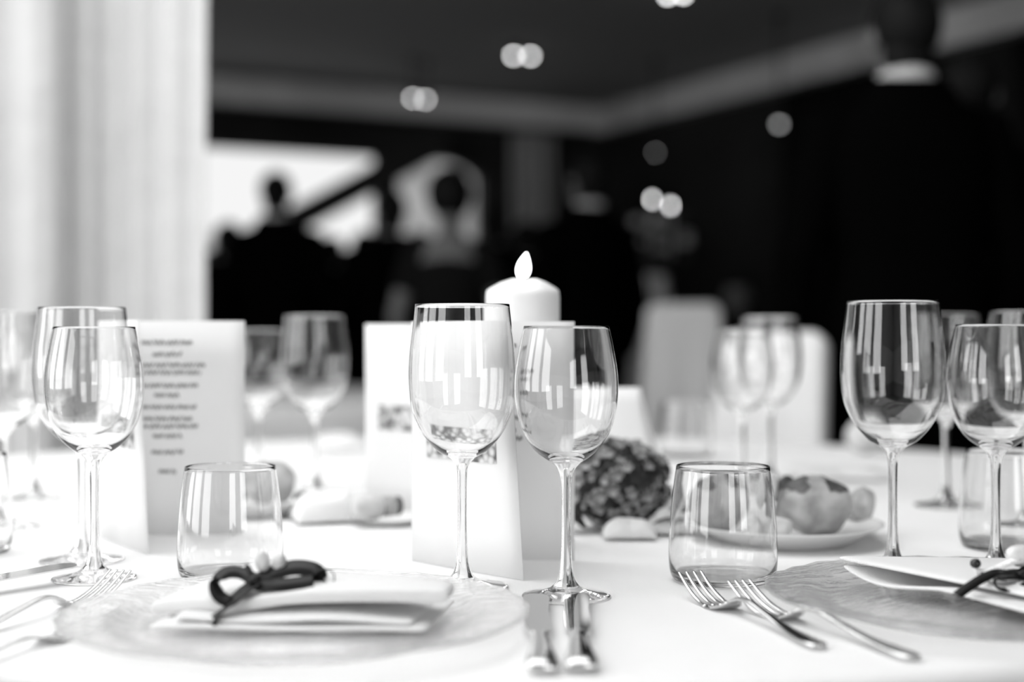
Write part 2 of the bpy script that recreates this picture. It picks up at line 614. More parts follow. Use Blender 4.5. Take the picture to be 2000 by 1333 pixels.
# ------------------------------------------------------------------ table linen
def clothed_table(name, c, rad, drop, label, cat, seed=0, segs=160, near=False, group=None, h=TZ):
    root = empty('round_table', (c[0], c[1], 0))
    tag(root, label[0], 'table')
    bm = bmesh.new(); lathe(bm, [(0, h - 0.035), (rad - 0.012, h - 0.035), (rad - 0.008, h - 0.02), (rad - 0.012, h - 0.006), (0, h - 0.006)], 64)
    obj('table_top', bm, M['wood'], root)
    bm = bmesh.new(); lathe(bm, [(0, 0.0), (rad * 0.33, 0.0), (rad * 0.33, 0.03), (0.05, 0.06), (0.05, h - 0.035), (0, h - 0.035)], 32)
    obj('pedestal', bm, M['wood'], root)
    bm = bmesh.new()
    prof = [(r * rad, 0.0) for r in (0.0, 0.2, 0.4, 0.6, 0.75, 0.88, 0.95, 0.985)]
    prof += [(rad * 0.985 + 0.010, -0.002), (rad * 0.985 + 0.0145, -0.008)]
    rings = []
    for r, z in prof:
        if r == 0:
            rings.append([bm.verts.new((0, 0, h))])
        else:
            rings.append([bm.verts.new((r * math.cos(2 * PI * i / segs), r * math.sin(2 * PI * i / segs), h + z)) for i in range(segs)])
    nz = 8
    for j in range(1, nz + 1):
        f = j / nz
        ring = []
        for i in range(segs):
            an = 2 * PI * i / segs
            wv = math.sin(an * 17 + seed + 0.8 * math.sin(an * 3 + seed)) * 0.5 + 0.5
            r = rad * 0.985 + 0.0145 + f ** 0.8 * (0.004 + 0.05 * wv)
            ring.append(bm.verts.new((r * math.cos(an), r * math.sin(an), h - 0.008 - (drop - 0.008) * f)))
        rings.append(ring)
    for a, b in zip(rings[:-1], rings[1:]):
        for i in range(segs):
            j = (i + 1) % segs
            if len(a) == 1:
                bm.faces.new((a[0], b[i], b[j]))
            else:
                bm.faces.new((a[i], b[i], b[j], a[j]))
    o = obj('tablecloth', bm, M['cloth'])
    o.location = (c[0], c[1], 0)
    tag(o, label[1], 'tablecloth')
    return o
CT = (-0.013, 1.840)
clothed_table('main', CT, 1.015, 0.72, ('large round banquet table under the set white cloth in front',
              'bright white tablecloth carrying the glasses, menus and candle'), '', 0.5)
clothed_table('far', (-0.95, 4.75), 0.92, 0.72, ('round table under the empty white cloth behind the left glasses',
              'white tablecloth of the empty table behind the left menu card'), '', 1.7)
clothed_table('side', (1.16, 6.45), 0.33, 0.73, ('small round table under a pale cloth behind the covered chairs',
              'pale floor-length cloth of the small round table between covered chairs'), '', 2.2)

# ------------------------------------------------------------------ glassware
cm = 0.01
def make_wine_glass(kind):
    if kind == 'big':
        outer = [(1.05, 10.6), (1.55, 10.85), (2.15, 11.25), (3.15, 12.4), (3.93, 13.9), (4.22, 15.1), (4.34, 16.5), (4.35, 17.8), (4.24, 19.5), (4.03, 21.2), (3.84, 23.0)]
        neck = [(0.42, 9.3), (0.50, 9.75), (0.66, 10.15), (1.05, 10.6)]
        footr, Hh = 3.75, 23.0
    else:
        outer = [(1.15, 10.55), (1.8, 10.95), (2.55, 11.6), (3.25, 12.6), (3.66, 13.6), (3.97, 15.0), (4.07, 16.3), (4.0, 17.7), (3.70, 19.5), (3.34, 21.2)]
        neck = [(0.43, 9.1), (0.52, 9.6), (0.74, 10.1), (1.15, 10.55)]
        footr, Hh = 3.5, 21.2
    bz = outer[0][1]
    pts = spline_prof(outer, 5)
    inner = []
    for i, (r, z) in enumerate(pts):
        a = pts[max(i - 1, 0)]; b = pts[min(i + 1, len(pts) - 1)]
        t = Vector((b[0] - a[0], b[1] - a[1])).normalized()
        nrm = Vector((-t.y, t.x))
        th = 0.10 + 0.22 * max(0, 1 - (z - bz) / 2.0) ** 2
        inner.append((max(r + nrm.x * th, 0), z + nrm.y * th))
    inner = [p for p in inner if p[0] > 0.75 and p[1] > bz + 0.30]
    inner[-1] = (inner[-1][0], Hh)
    lip = [(outer[-1][0] - 0.02, Hh + 0.03), (outer[-1][0] - 0.07, Hh + 0.03)]
    prof = pts + lip + inner[::-1] + [(0.45, bz + 0.30), (0.2, bz + 0.27), (0, bz + 0.265)]
    root = empty('wine_glass')
    bm = bmesh.new(); lathe(bm, [(r * cm, z * cm) for r, z in prof], 72)
    obj('bowl', bm, M['glass'], root)
    stem = spline_prof([(1.0, 0.95), (0.72, 1.35), (0.52, 2.1), (0.42, 3.4), (0.375, 5.0), (0.37, 7.0), (0.385, 8.4)] + neck, 5)
    bm = bmesh.new(); lathe(bm, [(r * cm, z * cm) for r, z in stem], 48)
    obj('stem', bm, M['glass'], root)
    foot = [(0, 0.04), (footr * 0.5, 0.04), (footr - 0.15, 0.03), (footr, 0.10), (footr - 0.06, 0.18), (footr - 0.4, 0.22), (2.4, 0.36), (1.7, 0.55), (1.25, 0.75), (1.0, 0.95)]
    bm = bmesh.new(); lathe(bm, [(r * cm, z * cm) for r, z in foot], 72)
    obj('foot', bm, M['glass'], root)
    return root

def make_tumbler():
    root = empty('water_tumbler')
    outer = spline_prof([(3.5, 0.03), (4.0, 0.16), (4.28, 0.65), (4.40, 1.5), (4.42, 2.6), (4.33, 4.6), (4.12, 7.0), (3.79, 9.4)], 5)
    inner = spline_prof([(3.70, 9.4), (4.02, 7.0), (4.23, 4.6), (4.31, 2.6), (4.25, 1.5), (4.0, 0.75), (3.4, 0.48), (0, 0.45)], 5)
    prof = [(0, 0.06), (2.8, 0.05)] + outer + [(3.77, 9.44), (3.72, 9.44)] + inner
    bm = bmesh.new(); lathe(bm, [(r * cm, z * cm) for r, z in prof], 80)
    o = obj('glass_body', bm, M['glass'], root)
    return root

proto = {'big': make_wine_glass('big'), 'small': make_wine_glass('small'), 'tumbler': make_tumbler()}
used = set()
def glass(kind, px, D, label, sc=1.0, rz=0.0, group=None):
    o = proto[kind] if kind not in used else copy_tree(proto[kind])
    used.add(kind)
    p = at(px, D)
    o.location = p
    o.scale = (sc, sc, sc)
    o.rotation_euler = (0, 0, rz)
    tag(o, label, 'wine glass' if kind != 'tumbler' else 'tumbler', group)
    return o
glass('big', 903, 1.153, 'tall clear wine glass in front of the centre menu card, left of its pair')
glass('small', 1106, 1.113, 'shorter clear wine glass beside the two knives, right of the centre pair')
glass('big', 160, 1.29, 'taller wine glass standing behind the other at the left, before the left menu', 1.0)
glass('small', 184, 1.195, 'shorter wine glass at the left, its foot behind the fork tines')
glass('big', 1744, 1.235, 'tall wine glass behind the right napkin against the black suit', 1.02)
glass('small', 1945, 1.235, 'shorter wine glass at the right edge behind the ribboned napkin', 1.01)
glass('tumbler', 450, 1.203, 'water tumbler behind the ribbon bow of the left napkin')
glass('tumbler', 1412, 1.187, 'water tumbler behind the fork tines, bread rolls seen through it', 1.02)
glass('tumbler', -72, 1.33, 'water tumbler cut off by the left edge of the picture')
glass('tumbler', 1965, 1.37, 'water tumbler behind the shorter glass at the right edge', 0.99)
glass('big', 8, 1.51, 'blurred tall wine glass cut by the left edge behind the left pair')
glass('big', 2008, 1.50, 'tall wine glass cut by the right edge, rim above its shorter neighbour')
glass('big', 1848, 1.70, 'blurred tall wine glass seen between the two right-hand glasses')
glass('big', 615, 1.828, 'blurred tall wine glass alone between the left and centre menus')
glass('small', 505, 1.95, 'blurred wine glass peeking out behind the right edge of the left menu')
glass('big', 1504, 1.98, 'blurred tall wine glass before the covered chair, taller of that pair')
glass('small', 1450, 1.86, 'blurred shorter wine glass overlapping the tall one before the covered chair')
glass('tumbler', 1338, 2.36, 'blurred far tumbler left of the glasses before the covered chair')
glass('small', 66, 1.78, 'blurred pale wine glass behind the big bowl of the left pair')

# ------------------------------------------------------------------ glass charger plates
def make_charger():
    root = empty('charger_plate')
    top = [(0, 0.75), (11.3, 0.75), (11.9, 0.92), (12.6, 1.3), (13.5, 1.48), (15.2, 1.62), (15.75, 1.72), (16.05, 1.66)]
    bot = [(16.1, 1.52), (15.7, 1.42), (13.6, 1.18), (12.9, 0.98), (12.4, 0.6), (11.6, 0.3), (11.0, 0.12), (10.4, 0.12), (10.2, 0.36), (0, 0.36)]
    bm = bmesh.new()
    n = 120
    prof = top + bot
    rings = []
    for idx, (r, z) in enumerate(prof):
        if r == 0:
            rings.append([bm.verts.new((0, 0, z * cm))])
        else:
            ring = []
            for i in range(n):
                a = 2 * PI * i / n
                rip = 0.0
                if r > 13:
                    rip = 0.035 * math.sin(a * 30) + 0.03 * math.sin(a * 13 + 1)
                rr = r * (1 + (0.004 * math.sin(a * 30) if r > 15 else 0))
                ring.append(bm.verts.new((rr * cm * math.cos(a), rr * cm * math.sin(a), (z + rip) * cm)))
            rings.append(ring)
    for a, b in zip(rings[:-1], rings[1:]):
        for i in range(n):
            j = (i + 1) % n
            if len(a) == 1:
                bm.faces.new((a[0], b[j], b[i]))
            elif len(b) == 1:
                bm.faces.new((a[i], a[j], b[0]))
            else:
                bm.faces.new((a[i], a[j], b[j], b[i]))
    obj('glass_body', bm, M['plate_glass'], root)
    return root
ch = make_charger()
ch.location = (-0.149, 0.985, TZ)
tag(ch, 'round textured glass charger plate under the left napkin with the bow', 'plate')
c2 = copy_tree(ch)
c2.location = (0.350, 1.052, TZ)
c2.rotation_euler = (0, 0, 0.7)
tag(c2, 'round textured glass charger plate at the right under the pointed napkin', 'plate')

# ------------------------------------------------------------------ folded napkins
def quad(a, b, c, d, bulge=0.0, wave=0.0, seed=0.0):
    a, b, c, d = (Vector(p) * cm for p in (a, b, c, d))
    def fn(u, v):
        p = a.lerp(b, u).lerp(d.lerp(c, u), v)
        p.z += bulge * cm * math.sin(PI * u) * math.sin(PI * v)
        p.z += wave * cm * (math.sin(u * 9 + seed) * 0.6 + math.sin(v * 5 + u * 4 + seed * 2) * 0.4) * (1 - 0.5 * v)
        return p
    return fn
def pc(p):   # cm table coordinates -> metres
    return Vector((p[0] * cm, p[1] * cm, TZ + p[2] * cm))

nap = empty('folded_napkin', (-0.149, 0.985, TZ + 0.0085))
O1 = (-14.9, 98.5, 0.85)
def rel(p, O):
    return (p[0] - O[0], p[1] - O[1], p[2] - O[2])
# lower layers
patch(quad(rel((-24.2, 93.8, 1.1), O1), rel((-5.6, 93.6, 1.05), O1), rel((-4.0, 103.5, 1.2), O1), rel((-22.5, 104.2, 1.2), O1), 0.15, 0.10, 0.3), 20, 10, 0.35 * cm, 'lower_fold', M['napkin'], nap)
patch(quad(rel((-22.6, 94.4, 1.7), O1), rel((-6.6, 94.0, 1.42), O1), rel((-5.2, 103.0, 1.45), O1), rel((-21.5, 104.5, 1.8), O1), 0.1, 0.16, 2.0), 20, 10, 0.32 * cm, 'middle_fold', M['napkin'], nap)
# upper pointed flap
def upper(u, v):
    L = Vector(rel((-24.8, 96.5, 1.9), O1)); Fr = Vector(rel((-4.2, 95.0, 3.05), O1)); Rb = Vector(rel((-4.0, 99.3, 2.75), O1)); B = Vector(rel((-19.0, 107.0, 3.3), O1))
    p = L.lerp(Fr, u).lerp(B.lerp(Rb, u), v)
    p.z += 0.55 * math.sin(PI * min(u * 1.0, 1)) * math.sin(PI * v) + 0.25 * math.sin(PI * u)
    p.z -= 0.35 * math.exp(-((u - 0.30) / 0.10) ** 2) * (1 - v)
    p.z -= 0.75 * v * v * math.sin(PI * min(1.0, u * 1.1)) ** 2
    return p * cm
patch(upper, 22, 14, 0.95 * cm, 'upper_fold', M['napkin'], nap, 2)
tag(nap, 'thick white folded napkin with dark bow on the left charger', 'napkin')

def ribbon(pts, width_dir, w, th=0.06, k=6):
    """flat band: swept along pts, wide in width_dir"""
    bm = bmesh.new()
    c = catmull(pts, k)
    wd = Vector(width_dir).normalized()
    n = len(c)
    rows = []
    for i, p in enumerate(c):
        t = (c[min(i + 1, n - 1)] - c[max(i - 1, 0)]).normalized()
        wv = (wd - t * wd.dot(t))
        wv = wv.normalized() if wv.length > 1e-3 else wd
        nv = t.cross(wv).normalized()
        rows.append([bm.verts.new((p + wv * a * w / 2 + nv * b * th / 2) * cm) for a, b in ((-1, -1), (1, -1), (1, 1), (-1, 1))])
    for a, b in zip(rows[:-1], rows[1:]):
        for q in range(4):
            bm.faces.new((a[q], a[(q + 1) % 4], b[(q + 1) % 4], b[q]))
    bm.faces.new(rows[0]); bm.faces.new(rows[-1][::-1])
    return bm

bow = empty('ribbon_bow', pc((-17.5, 97.2, 3.7)))
tag(bow, 'dark satin bow with pale buds tied on the left napkin', 'ribbon')
# local cm axes: x right, y away, z up
obj('loop', ribbon([(0, 0, 0), (-1.0, 0.5, 0.45), (-2.0, 0.2, 0.55), (-2.65, -0.4, 0.05), (-2.4, -0.9, -0.75), (-1.6, -1.0, -1.15), (-0.8, -0.5, -0.6), (0, 0, 0)], (0.2, 0.8, 0.6), 1.05), M['ribbon'], bow)
obj('loop', ribbon([(0, 0, 0), (1.2, 0.2, 0.55), (2.6, 0.5, 0.85), (3.9, 0.6, 0.65), (4.3, 0.3, 0.1), (3.3, 0.0, -0.15), (1.6, -0.1, -0.3), (0, 0, -0.05)], (0.0, 0.75, 0.65), 1.35), M['ribbon'], bow)
obj('tail', ribbon([(0.2, -0.2, -0.1), (-0.6, -0.9, -0.7), (-1.5, -1.7, -1.35), (-2.2, -2.45, -1.85), (-2.55, -2.95, -2.5)], (1, -0.4, 0.5), 1.1, 0.08), M['ribbon'], bow)
obj('tail', ribbon([(0, -0.2, -0.05), (0.9, -0.6, -0.15), (2.0, -0.8, -0.10), (3.2, -0.7, 0.0), (4.0, -0.5, 0.05)], (0.1, 0.7, 0.8), 1.0, 0.06), M['ribbon'], bow)
bm = bmesh.new(); blob(bm, (0, -0.1 * cm, 0.05 * cm), (0.45 * cm, 0.4 * cm, 0.38 * cm), 3, 0.3)
obj('knot', bm, M['ribbon'], bow)
from mathutils import Euler
for c, r, e in (((0.35, 0.6, 1.25), (0.52, 0.45, 0.75), (0, -0.25, 0)), ((1.45, 0.8, 1.05), (0.50, 0.45, 0.68), (0, 0.35, 0))):
    bm = bmesh.new(); blob(bm, Vector(c) * cm, Vector(r) * cm, 3, 0.12, Euler(e), seed=c[0])
    obj('pale_bud', bm, M['bud'], bow)
bm = bmesh.new()
blob(bm, (-0.55 * cm, 0.3 * cm, 0.75 * cm), (0.22 * cm, 0.12 * cm, 0.45 * cm), 2, 0, Euler((0, -0.5, 0)))
obj('leaf', bm, M['leaf'], bow)
bm = bmesh.new()
tube(bm, catmull([Vector(p) * cm for p in ((3.6, 0.5, 0.3), (4.6, 0.6, 0.75), (5.3, 0.2, 0.45), (5.3, -0.1, -0.2))], 5), 0.045 * cm, n=6)
obj('cord', bm, M['wire'], bow)

# right napkin
O2 = (35.0, 105.2, 0.85)
nap2 = empty('folded_napkin', pc((35.0, 105.2, 0.85)))
def up2(u, v):
    L = Vector(rel((25.2, 111.3, 3.1), O2)); Fr = Vector(rel((37.8, 97.6, 2.15), O2)); Rb = Vector(rel((48.5, 103.0, 2.3), O2)); B = Vector(rel((44.0, 114.5, 2.3), O2))
    p = L.lerp(Fr, u).lerp(B.lerp(Rb, u), v)
    p.z += 0.35 * math.sin(PI * u) * math.sin(PI * v)
    return p * cm
patch(up2, 16, 16, 0.42 * cm, 'upper_fold', M['napkin'], nap2, 2)
def lo2(u, v):
    L = Vector(rel((25.4, 110.9, 2.75), O2)); Fr = Vector(rel((36.5, 95.6, 1.35), O2)); Rb = Vector(rel((47.5, 101.5, 1.4), O2)); B = Vector(rel((43.0, 112.5, 1.5), O2))
    p = L.lerp(Fr, u).lerp(B.lerp(Rb, u), v)
    p.z -= 1.35 * math.sin(PI * min(1, u * 1.9 + 0.02)) * max(0, 1 - u * 1.5) 
    return p * cm
patch(lo2, 16, 12, 0.30 * cm, 'lower_fold', M['napkin'], nap2, 1)
tag(nap2, 'white folded napkin with a sharp left point on the right charger', 'napkin')

bow2 = empty('ribbon_bow', pc((36.6, 103.0, 3.05)))
tag(bow2, 'dark ribbon bow with round berry and paper tag on the right napkin', 'ribbon')
obj('tail', ribbon([(0, 0, 0.1), (-1.6, -0.6, 0.35), (-3.0, -1.5, 0.1), (-4.4, -2.6, -0.35), (-5.4, -3.4, -0.75)], (0.2, 1, 0.5), 0.75), M['ribbon'], bow2)
obj('loop', ribbon([(0.3, 0, 0), (-0.9, -0.9, 0.1), (-2.0, -1.8, 0.15), (-2.35, -2.2, -0.2), (-1.9, -2.4, -0.55), (-0.6, -1.8, -0.5), (0.7, -0.9, -0.1), (1.6, 0, 0.1)], (0.3, 1, 0.2), 0.6), M['ribbon'], bow2)
obj('loop', ribbon([(0, 0, 0), (1.0, 0.4, 0.7), (2.3, 0.8, 0.7), (3.0, 0.6, 0.1), (2.0, 0.1, -0.3), (0, 0, 0)], (0, 1, 0.3), 0.8), M['ribbon'], bow2)
obj('tail', ribbon([(-0.5, 0.5, 0.15), (0.5, 0.2, 0.25), (1.8, -0.2, 0.2), (4.0, -0.8, 0.1)], (0, 1, 0.3), 1.0), M['ribbon'], bow2)
bm = bmesh.new(); blob(bm, (0.4 * cm, 0, 0.1 * cm), (0.5 * cm, 0.45 * cm, 0.4 * cm), 3, 0.3)
obj('knot', bm, M['ribbon'], bow2)
bm = bmesh.new(); blob(bm, (-2.9 * cm, 0.4 * cm, 0.85 * cm), (0.40 * cm, 0.40 * cm, 0.36 * cm), 3)
obj('berry', bm, M['berry'], bow2)
tagp = obj('paper_tag', ribbon([(-3.1, -0.1, 0.35), (-2.3, 0.0, 0.30), (-1.4, 0.1, 0.55), (-0.5, 0.2, 0.95), (0.4, 0.3, 1.2)], (0.1, 0.9, 0.75), 0.62, 0.03), M['paper'], bow2)
bm = bmesh.new()
for k in range(11):   # small printed strokes of the unreadable name
    f = k / 10
    x = -1.95 + f * 2.1
    z = 0.42 + 0.62 * max(0, f) ** 1.1
    hgt = 0.16 + 0.05 * ((k * 5) % 3)
    for dx in (0.0, 0.07):
        box(bm, (x * cm + dx * cm, -0.06 * cm, (z - 0.0) * cm), (x * cm + (dx + 0.025) * cm, -0.045 * cm, (z + hgt) * cm))
obj('print', bm, M['ink'], tagp, smooth=False)
for c, r in (((0.45, 0.9, 1.35), (0.95, 0.8, 0.85)), ((1.6, 0.6, 0.9), (0.8, 0.7, 0.7))):
    bm = bmesh.new(); blob(bm, Vector(c) * cm, Vector(r) * cm, 3, 0.15, seed=c[0])
    obj('pale_bud', bm, M['bud'], bow2)
for pts in (((-2.7, -0.2, 0.3), (-2.4, -1.0, -0.25), (-1.6, -1.6, -0.3), (-0.6, -1.3, -0.25)), ((-2.6, -0.1, 0.3), (-1.7, -0.6, -0.1), (-1.1, -1.0, -0.2))):
    bm = bmesh.new(); tube(bm, catmull([Vector(p) * cm for p in pts], 5), 0.04 * cm, n=6)
    obj('cord', bm, M['wire'], bow2)

# ------------------------------------------------------------------ cutlery
def make_fork():
    root = empty('table_fork')
    prof = [  # y, z, half width, half thickness
        (0.0, 0.45, 0.30, 0.10), (0.25, 0.46, 0.62, 0.16), (1.2, 0.48, 0.80, 0.17), (2.6, 0.55, 0.72, 0.15), (5.0, 0.72, 0.48, 0.15), (8.0, 1.15, 0.33, 0.17), (10.5, 1.50, 0.28, 0.19),
        (11.8, 1.42, 0.32, 0.17), (12.7, 1.05, 0.62, 0.12), (13.4, 0.62, 1.02, 0.10), (14.3, 0.33, 1.22, 0.09), (15.4, 0.30, 1.27, 0.09)]
    bm = bmesh.new()
    P = catmull([(a, b, 0) for a, b, _, _ in prof], 4)
    Q = catmull([(c, d, 0) for _, _, c, d in prof], 4)
    hsplit = 44
    def part(a, b, name):
        bm = bmesh.new()
        pts = [Vector((0, p.x, p.y)) * cm for p in P[a:b]]
        rad = [(q.x * cm, q.y * cm) for q in Q[a:b]]
        tube(bm, pts, rad, n=14, up=(0, 0, 1), power=2.6)
        return obj(name, bm, M['steel'], root)
    part(0, 33, 'handle')
    part(32, len(P), 'head')
    for k in range(4):
        x = (-0.98 + k * 0.653)
        pts = [(x, 15.3, 0.30), (x, 16.4, 0.42), (x * 0.99, 17.6, 0.72), (x * 0.97, 18.8, 1.18), (x * 0.96, 19.8, 1.68), (x * 0.95, 20.5, 2.05)]
        bm = bmesh.new()
        c = catmull([Vector(p) * cm for p in pts], 4)
        n = len(c)
        tube(bm, c, [((0.26 - 0.16 * (i / (n - 1)) ** 1.2) * cm if i else 0.29 * cm, (0.11 - 0.04 * i / (n - 1)) * cm) for i in range(n)], n=8, power=2.6)
        obj('tine', bm, M['steel'], root)
    return root
fork = make_fork()
def put(o, end, direction, label, cat, z=0.0, pitch=0.0, roll=0.0):
    o.location = (end[0] * cm, end[1] * cm, TZ + z * cm)
    o.rotation_euler = (R(pitch), R(roll), math.atan2(-direction[0], direction[1]))
    tag(o, label, cat)
def from_tip(tip, d, L):
    n = math.hypot(*d)
    return (tip[0] - d[0] / n * L, tip[1] - d[1] / n * L)
put(fork, from_tip((14.0, 112.0), (-6.2, 20), 20.5), (-6.2, 20), 'steel fork before the right tumbler, outer one of the right pair', 'fork', -0.15)
f2 = copy_tree(fork); put(f2, from_tip((17.2, 108.0), (-8.0, 18.6), 20.5), (-8.0, 18.6), 'steel fork beside the right charger, inner one of the right pair', 'fork', -0.15)
f3 = copy_tree(fork); put(f3, from_tip((-31.0, 112.6), (6.6, 19.4), 20.5), (6.6, 19.4), 'steel fork left of the bow napkin, tines before the wine glass foot', 'fork', -0.15)
f4 = copy_tree(fork); put(f4, from_tip((-28.9, 101.3), (6.0, 19.4), 20.5), (6.0, 19.4), 'steel fork at the lower left corner, tines under the charger rim', 'fork', -0.05); f4.scale = (1, 1, 0.55)

def make_knife():
    root = empty('table_knife')
    bm = bmesh.new()
    hp = [(0.0, 0.50, 0.75, 0.22), (0.2, 0.52, 1.00, 0.36), (1.0, 0.55, 1.08, 0.42), (3.0, 0.57, 0.92, 0.40), (5.6, 0.60, 0.68, 0.36), (7.4, 0.60, 0.58, 0.35), (8.1, 0.60, 0.74, 0.40), (8.5, 0.60, 0.70, 0.30)]
    tube(bm, [Vector((0, a, b)) * cm for a, b, _, _ in hp], [(c * cm, d * cm) for _, _, c, d in hp], n=16, power=2.4)
    obj('handle', bm, M['steel'], root)
    # blade: flat mirror faces, rounded tip, slightly waisted outline
    out_l = [(-0.55, 8.4), (-0.75, 9.2), (-0.95, 10.4), (-1.02, 13), (-0.95, 15.5), (-0.98, 18), (-1.02, 19.6), (-0.85, 20.6), (-0.45, 21.1)]
    out_r = [(0.30, 21.2), (0.85, 20.9), (1.02, 20.2), (0.92, 18), (0.80, 15.5), (0.85, 13), (0.84, 10.4), (0.70, 9.2), (0.55, 8.4)]
    outl = out_l + out_r
    bm = bmesh.new()
    t = [bm.verts.new((x * cm, y * cm, 0.68 * cm)) for x, y in outl]
    b = [bm.verts.new((x * cm, y * cm, 0.56 * cm)) for x, y in outl]
    bm.faces.new(t); bm.faces.new(b[::-1])
    n = len(outl)
    for i in range(n):
        bm.faces.new((t[i], b[i], b[(i + 1) % n], t[(i + 1) % n]))
    obj('blade', bm, M['steel'], root, smooth=False)
    return root
kn = make_knife()
kn.scale = (1, 1.12, 1)
put(kn, (1.8, 85.4), (0.0, 21), 'steel knife beside the left charger rim, left one of the central pair', 'knife', 0.0, 0, 3)
k2 = copy_tree(kn); put(k2, (4.2, 85.8), (0.7, 21), 'steel knife under the shorter wine glass foot, right one of the central pair', 'knife', 0.0, 0, -2)
k3 = copy_tree(kn); put(k3, from_tip((-36.9, 118.2), (0.62, 0.80), 23.0), (0.62, 0.80), 'steel knife entering at the left edge towards the wine glass feet', 'knife', 0.1, 1.6, 3)

# ------------------------------------------------------------------ menu cards: cover opened from the left fold
def leaf(name, p0, p1, h, lean=(0, 0), parent=None, origin=None, thick=0.0006, bow=0.004):
    p0 = Vector(p0); p1 = Vector(p1)
    d = (p1 - p0).normalized()
    nrm = Vector((d.y, -d.x, 0))
    def fn(u, v):
        p = p0.lerp(p1, u) + Vector((0, 0, h * v)) + Vector((lean[0], lean[1], 0)) * v * u
        p += nrm * bow * math.sin(PI * u) * (0.4 + 0.6 * v)
        return p - origin
    o = patch(fn, 10, 6, thick, name, M['paper'], parent, 0)
    return o, fn, nrm

def menu(fold, back_end, cover_end, h, label, lean, picture=True, lines=True):
    root = empty('menu_card', (fold[0] * cm, fold[1] * cm, TZ))
    tag(root, label, 'menu')
    O = root.location
    f = Vector((fold[0] * cm, fold[1] * cm, TZ + 0.0004))
    be = Vector((back_end[0] * cm, back_end[1] * cm, TZ + 0.0004))
    ce = Vector((cover_end[0] * cm, cover_end[1] * cm, TZ + 0.0004))
    bo, bf, bn = leaf('back_leaf', f, be, h * cm, (0, 0), root, O, bow=0.002)
    co, cf, cn = leaf('cover_leaf', f, ce, h * cm, (lean * cm, 0), root, O, bow=0.003)
    if picture:
        bm = bmesh.new()
        g = []
        for i in range(9):
            u = 0.17 + 0.66 * i / 8
            g.append([bm.verts.new(cf(u, v) + cn * 0.0009) for v in (0.44, 0.50, 0.57)])
        for i in range(8):
            for j in range(2):
                bm.faces.new((g[i][j], g[i + 1][j], g[i + 1][j + 1], g[i][j + 1]))
        obj('picture', bm, M['picture'], co)
    if lines:
        rows = [(0.90, 0.36), (0.845, 0.20), (0.795, 0.52), (0.76, 0.46), (0.70, 0.42), (0.655, 0.18), (0.60, 0.40), (0.545, 0.34), (0.51, 0.42), (0.465, 0.20), (0.39, 0.22), (0.30, 0.12)]
        for k, (v, wd) in enumerate(rows):
            random.seed(k + 3)
            bm = bmesh.new()
            n = int(wd * 120)
            prev = None
            for i in range(n + 1):
                u = 0.47 - wd / 2 + wd * i / n
                amp = 0.006 * math.sin(i * 1.9 + k) * (1 if (i // 9) % 4 else 0.2) + random.uniform(-0.003, 0.003)
                c = bf(u, v + amp) + bn * 0.0009
                gap = (i % 11 == 10)
                a = bm.verts.new(c + Vector((0, 0, 0.0018)))
                b = bm.verts.new(c - Vector((0, 0, 0.0018)))
                if prev and not gap:
                    bm.faces.new((prev[0], prev[1], b, a))
                prev = (a, b)
            obj('script_line', bm, M['ink'], bo, smooth=False)
    return root
menu((-9.1, 129.2), (5.68, 129.2), (0.95, 118.6), 21.7, 'white menu card standing open at the centre in front of the candle', -1.2)
menu((-42.0, 144.8), (-27.25, 145.0), (-33.9, 132.6), 21.9, 'white menu card standing open at the left, grey script lines showing', -0.9)
menu((-17.1, 166.0), (-2.4, 167.5), (-6.0, 157.0), 21.7, 'white menu card half hidden behind the left side of the centre card', -0.8)

# leaning card behind the flowers
root = empty('leaning_card', at(1190, 1.62))
tag(root, 'pale card leaning behind the dark flower bunch, right edge sloping', 'card')
O = root.location
def lc(u, v):
    a = at(1128, 1.60, 0.001); b = at(1326, 1.60, 0.012); c = at(1251, 1.66, 0.1435); d = at(1120, 1.66, 0.1435)
    p = a.lerp(b, u).lerp(d.lerp(c, u), v)
    p += Vector((0.008 * math.sin(PI * v) * -u, -0.006 * math.sin(PI * u), 0))
    return p - O
patch(lc, 10, 8, 0.0008, 'card_panel', M['paper'], root, 0)
def lc2(u, v):
    a = at(1128, 1.60, 0.001); b = at(1326, 1.60, 0.012); c = at(1310, 1.74, 0.001); d = at(1140, 1.74, 0.001)
    top = (at(1251, 1.66, 0.1435), at(1120, 1.66, 0.1435))
    p = d.lerp(c, u).lerp(top[1].lerp(top[0], u), v)
    return p - O
patch(lc2, 10, 8, 0.0008, 'rear_panel', M['paper'], root, 0)

# ------------------------------------------------------------------ pillar candle
cnd = empty('pillar_candle', at(1021, 1.385))
tag(cnd, 'thick white lit pillar candle standing behind the centre menu card', 'candle')
bm = bmesh.new()
prof = [(0, 0), (3.5, 0), (3.6, 0.3), (3.6, 24.2), (3.52, 24.75), (3.2, 25.0), (2.2, 25.55), (1.4, 25.8), (0.8, 25.75), (0, 25.6)]
lathe(bm, [(r * cm, z * cm) for r, z in prof], 64)
for v in bm.verts:
    if v.co.z > 0.24:
        a = math.atan2(v.co.y, v.co.x)
        v.co.z += 0.0014 * math.sin(2 * a + 0.6) + 0.0007 * math.sin(5 * a)
obj('wax_body', bm, M['wax'], cnd)
bm = bmesh.new(); tube(bm, [(0, 0, 25.4 * cm), (0.02 * cm, 0, 25.9 * cm), (0.1 * cm, 0, 26.3 * cm)], 0.07 * cm, n=8)
obj('wick', bm, M['wick'], cnd)
bm = bmesh.new()
fp = [(0.0, 25.95, 0.05), (-0.03, 26.15, 0.42), (0.0, 26.5, 0.62), (0.08, 27.0, 0.68), (0.16, 27.5, 0.58), (0.27, 28.05, 0.34), (0.34, 28.4, 0.14), (0.37, 28.55, 0.02)]
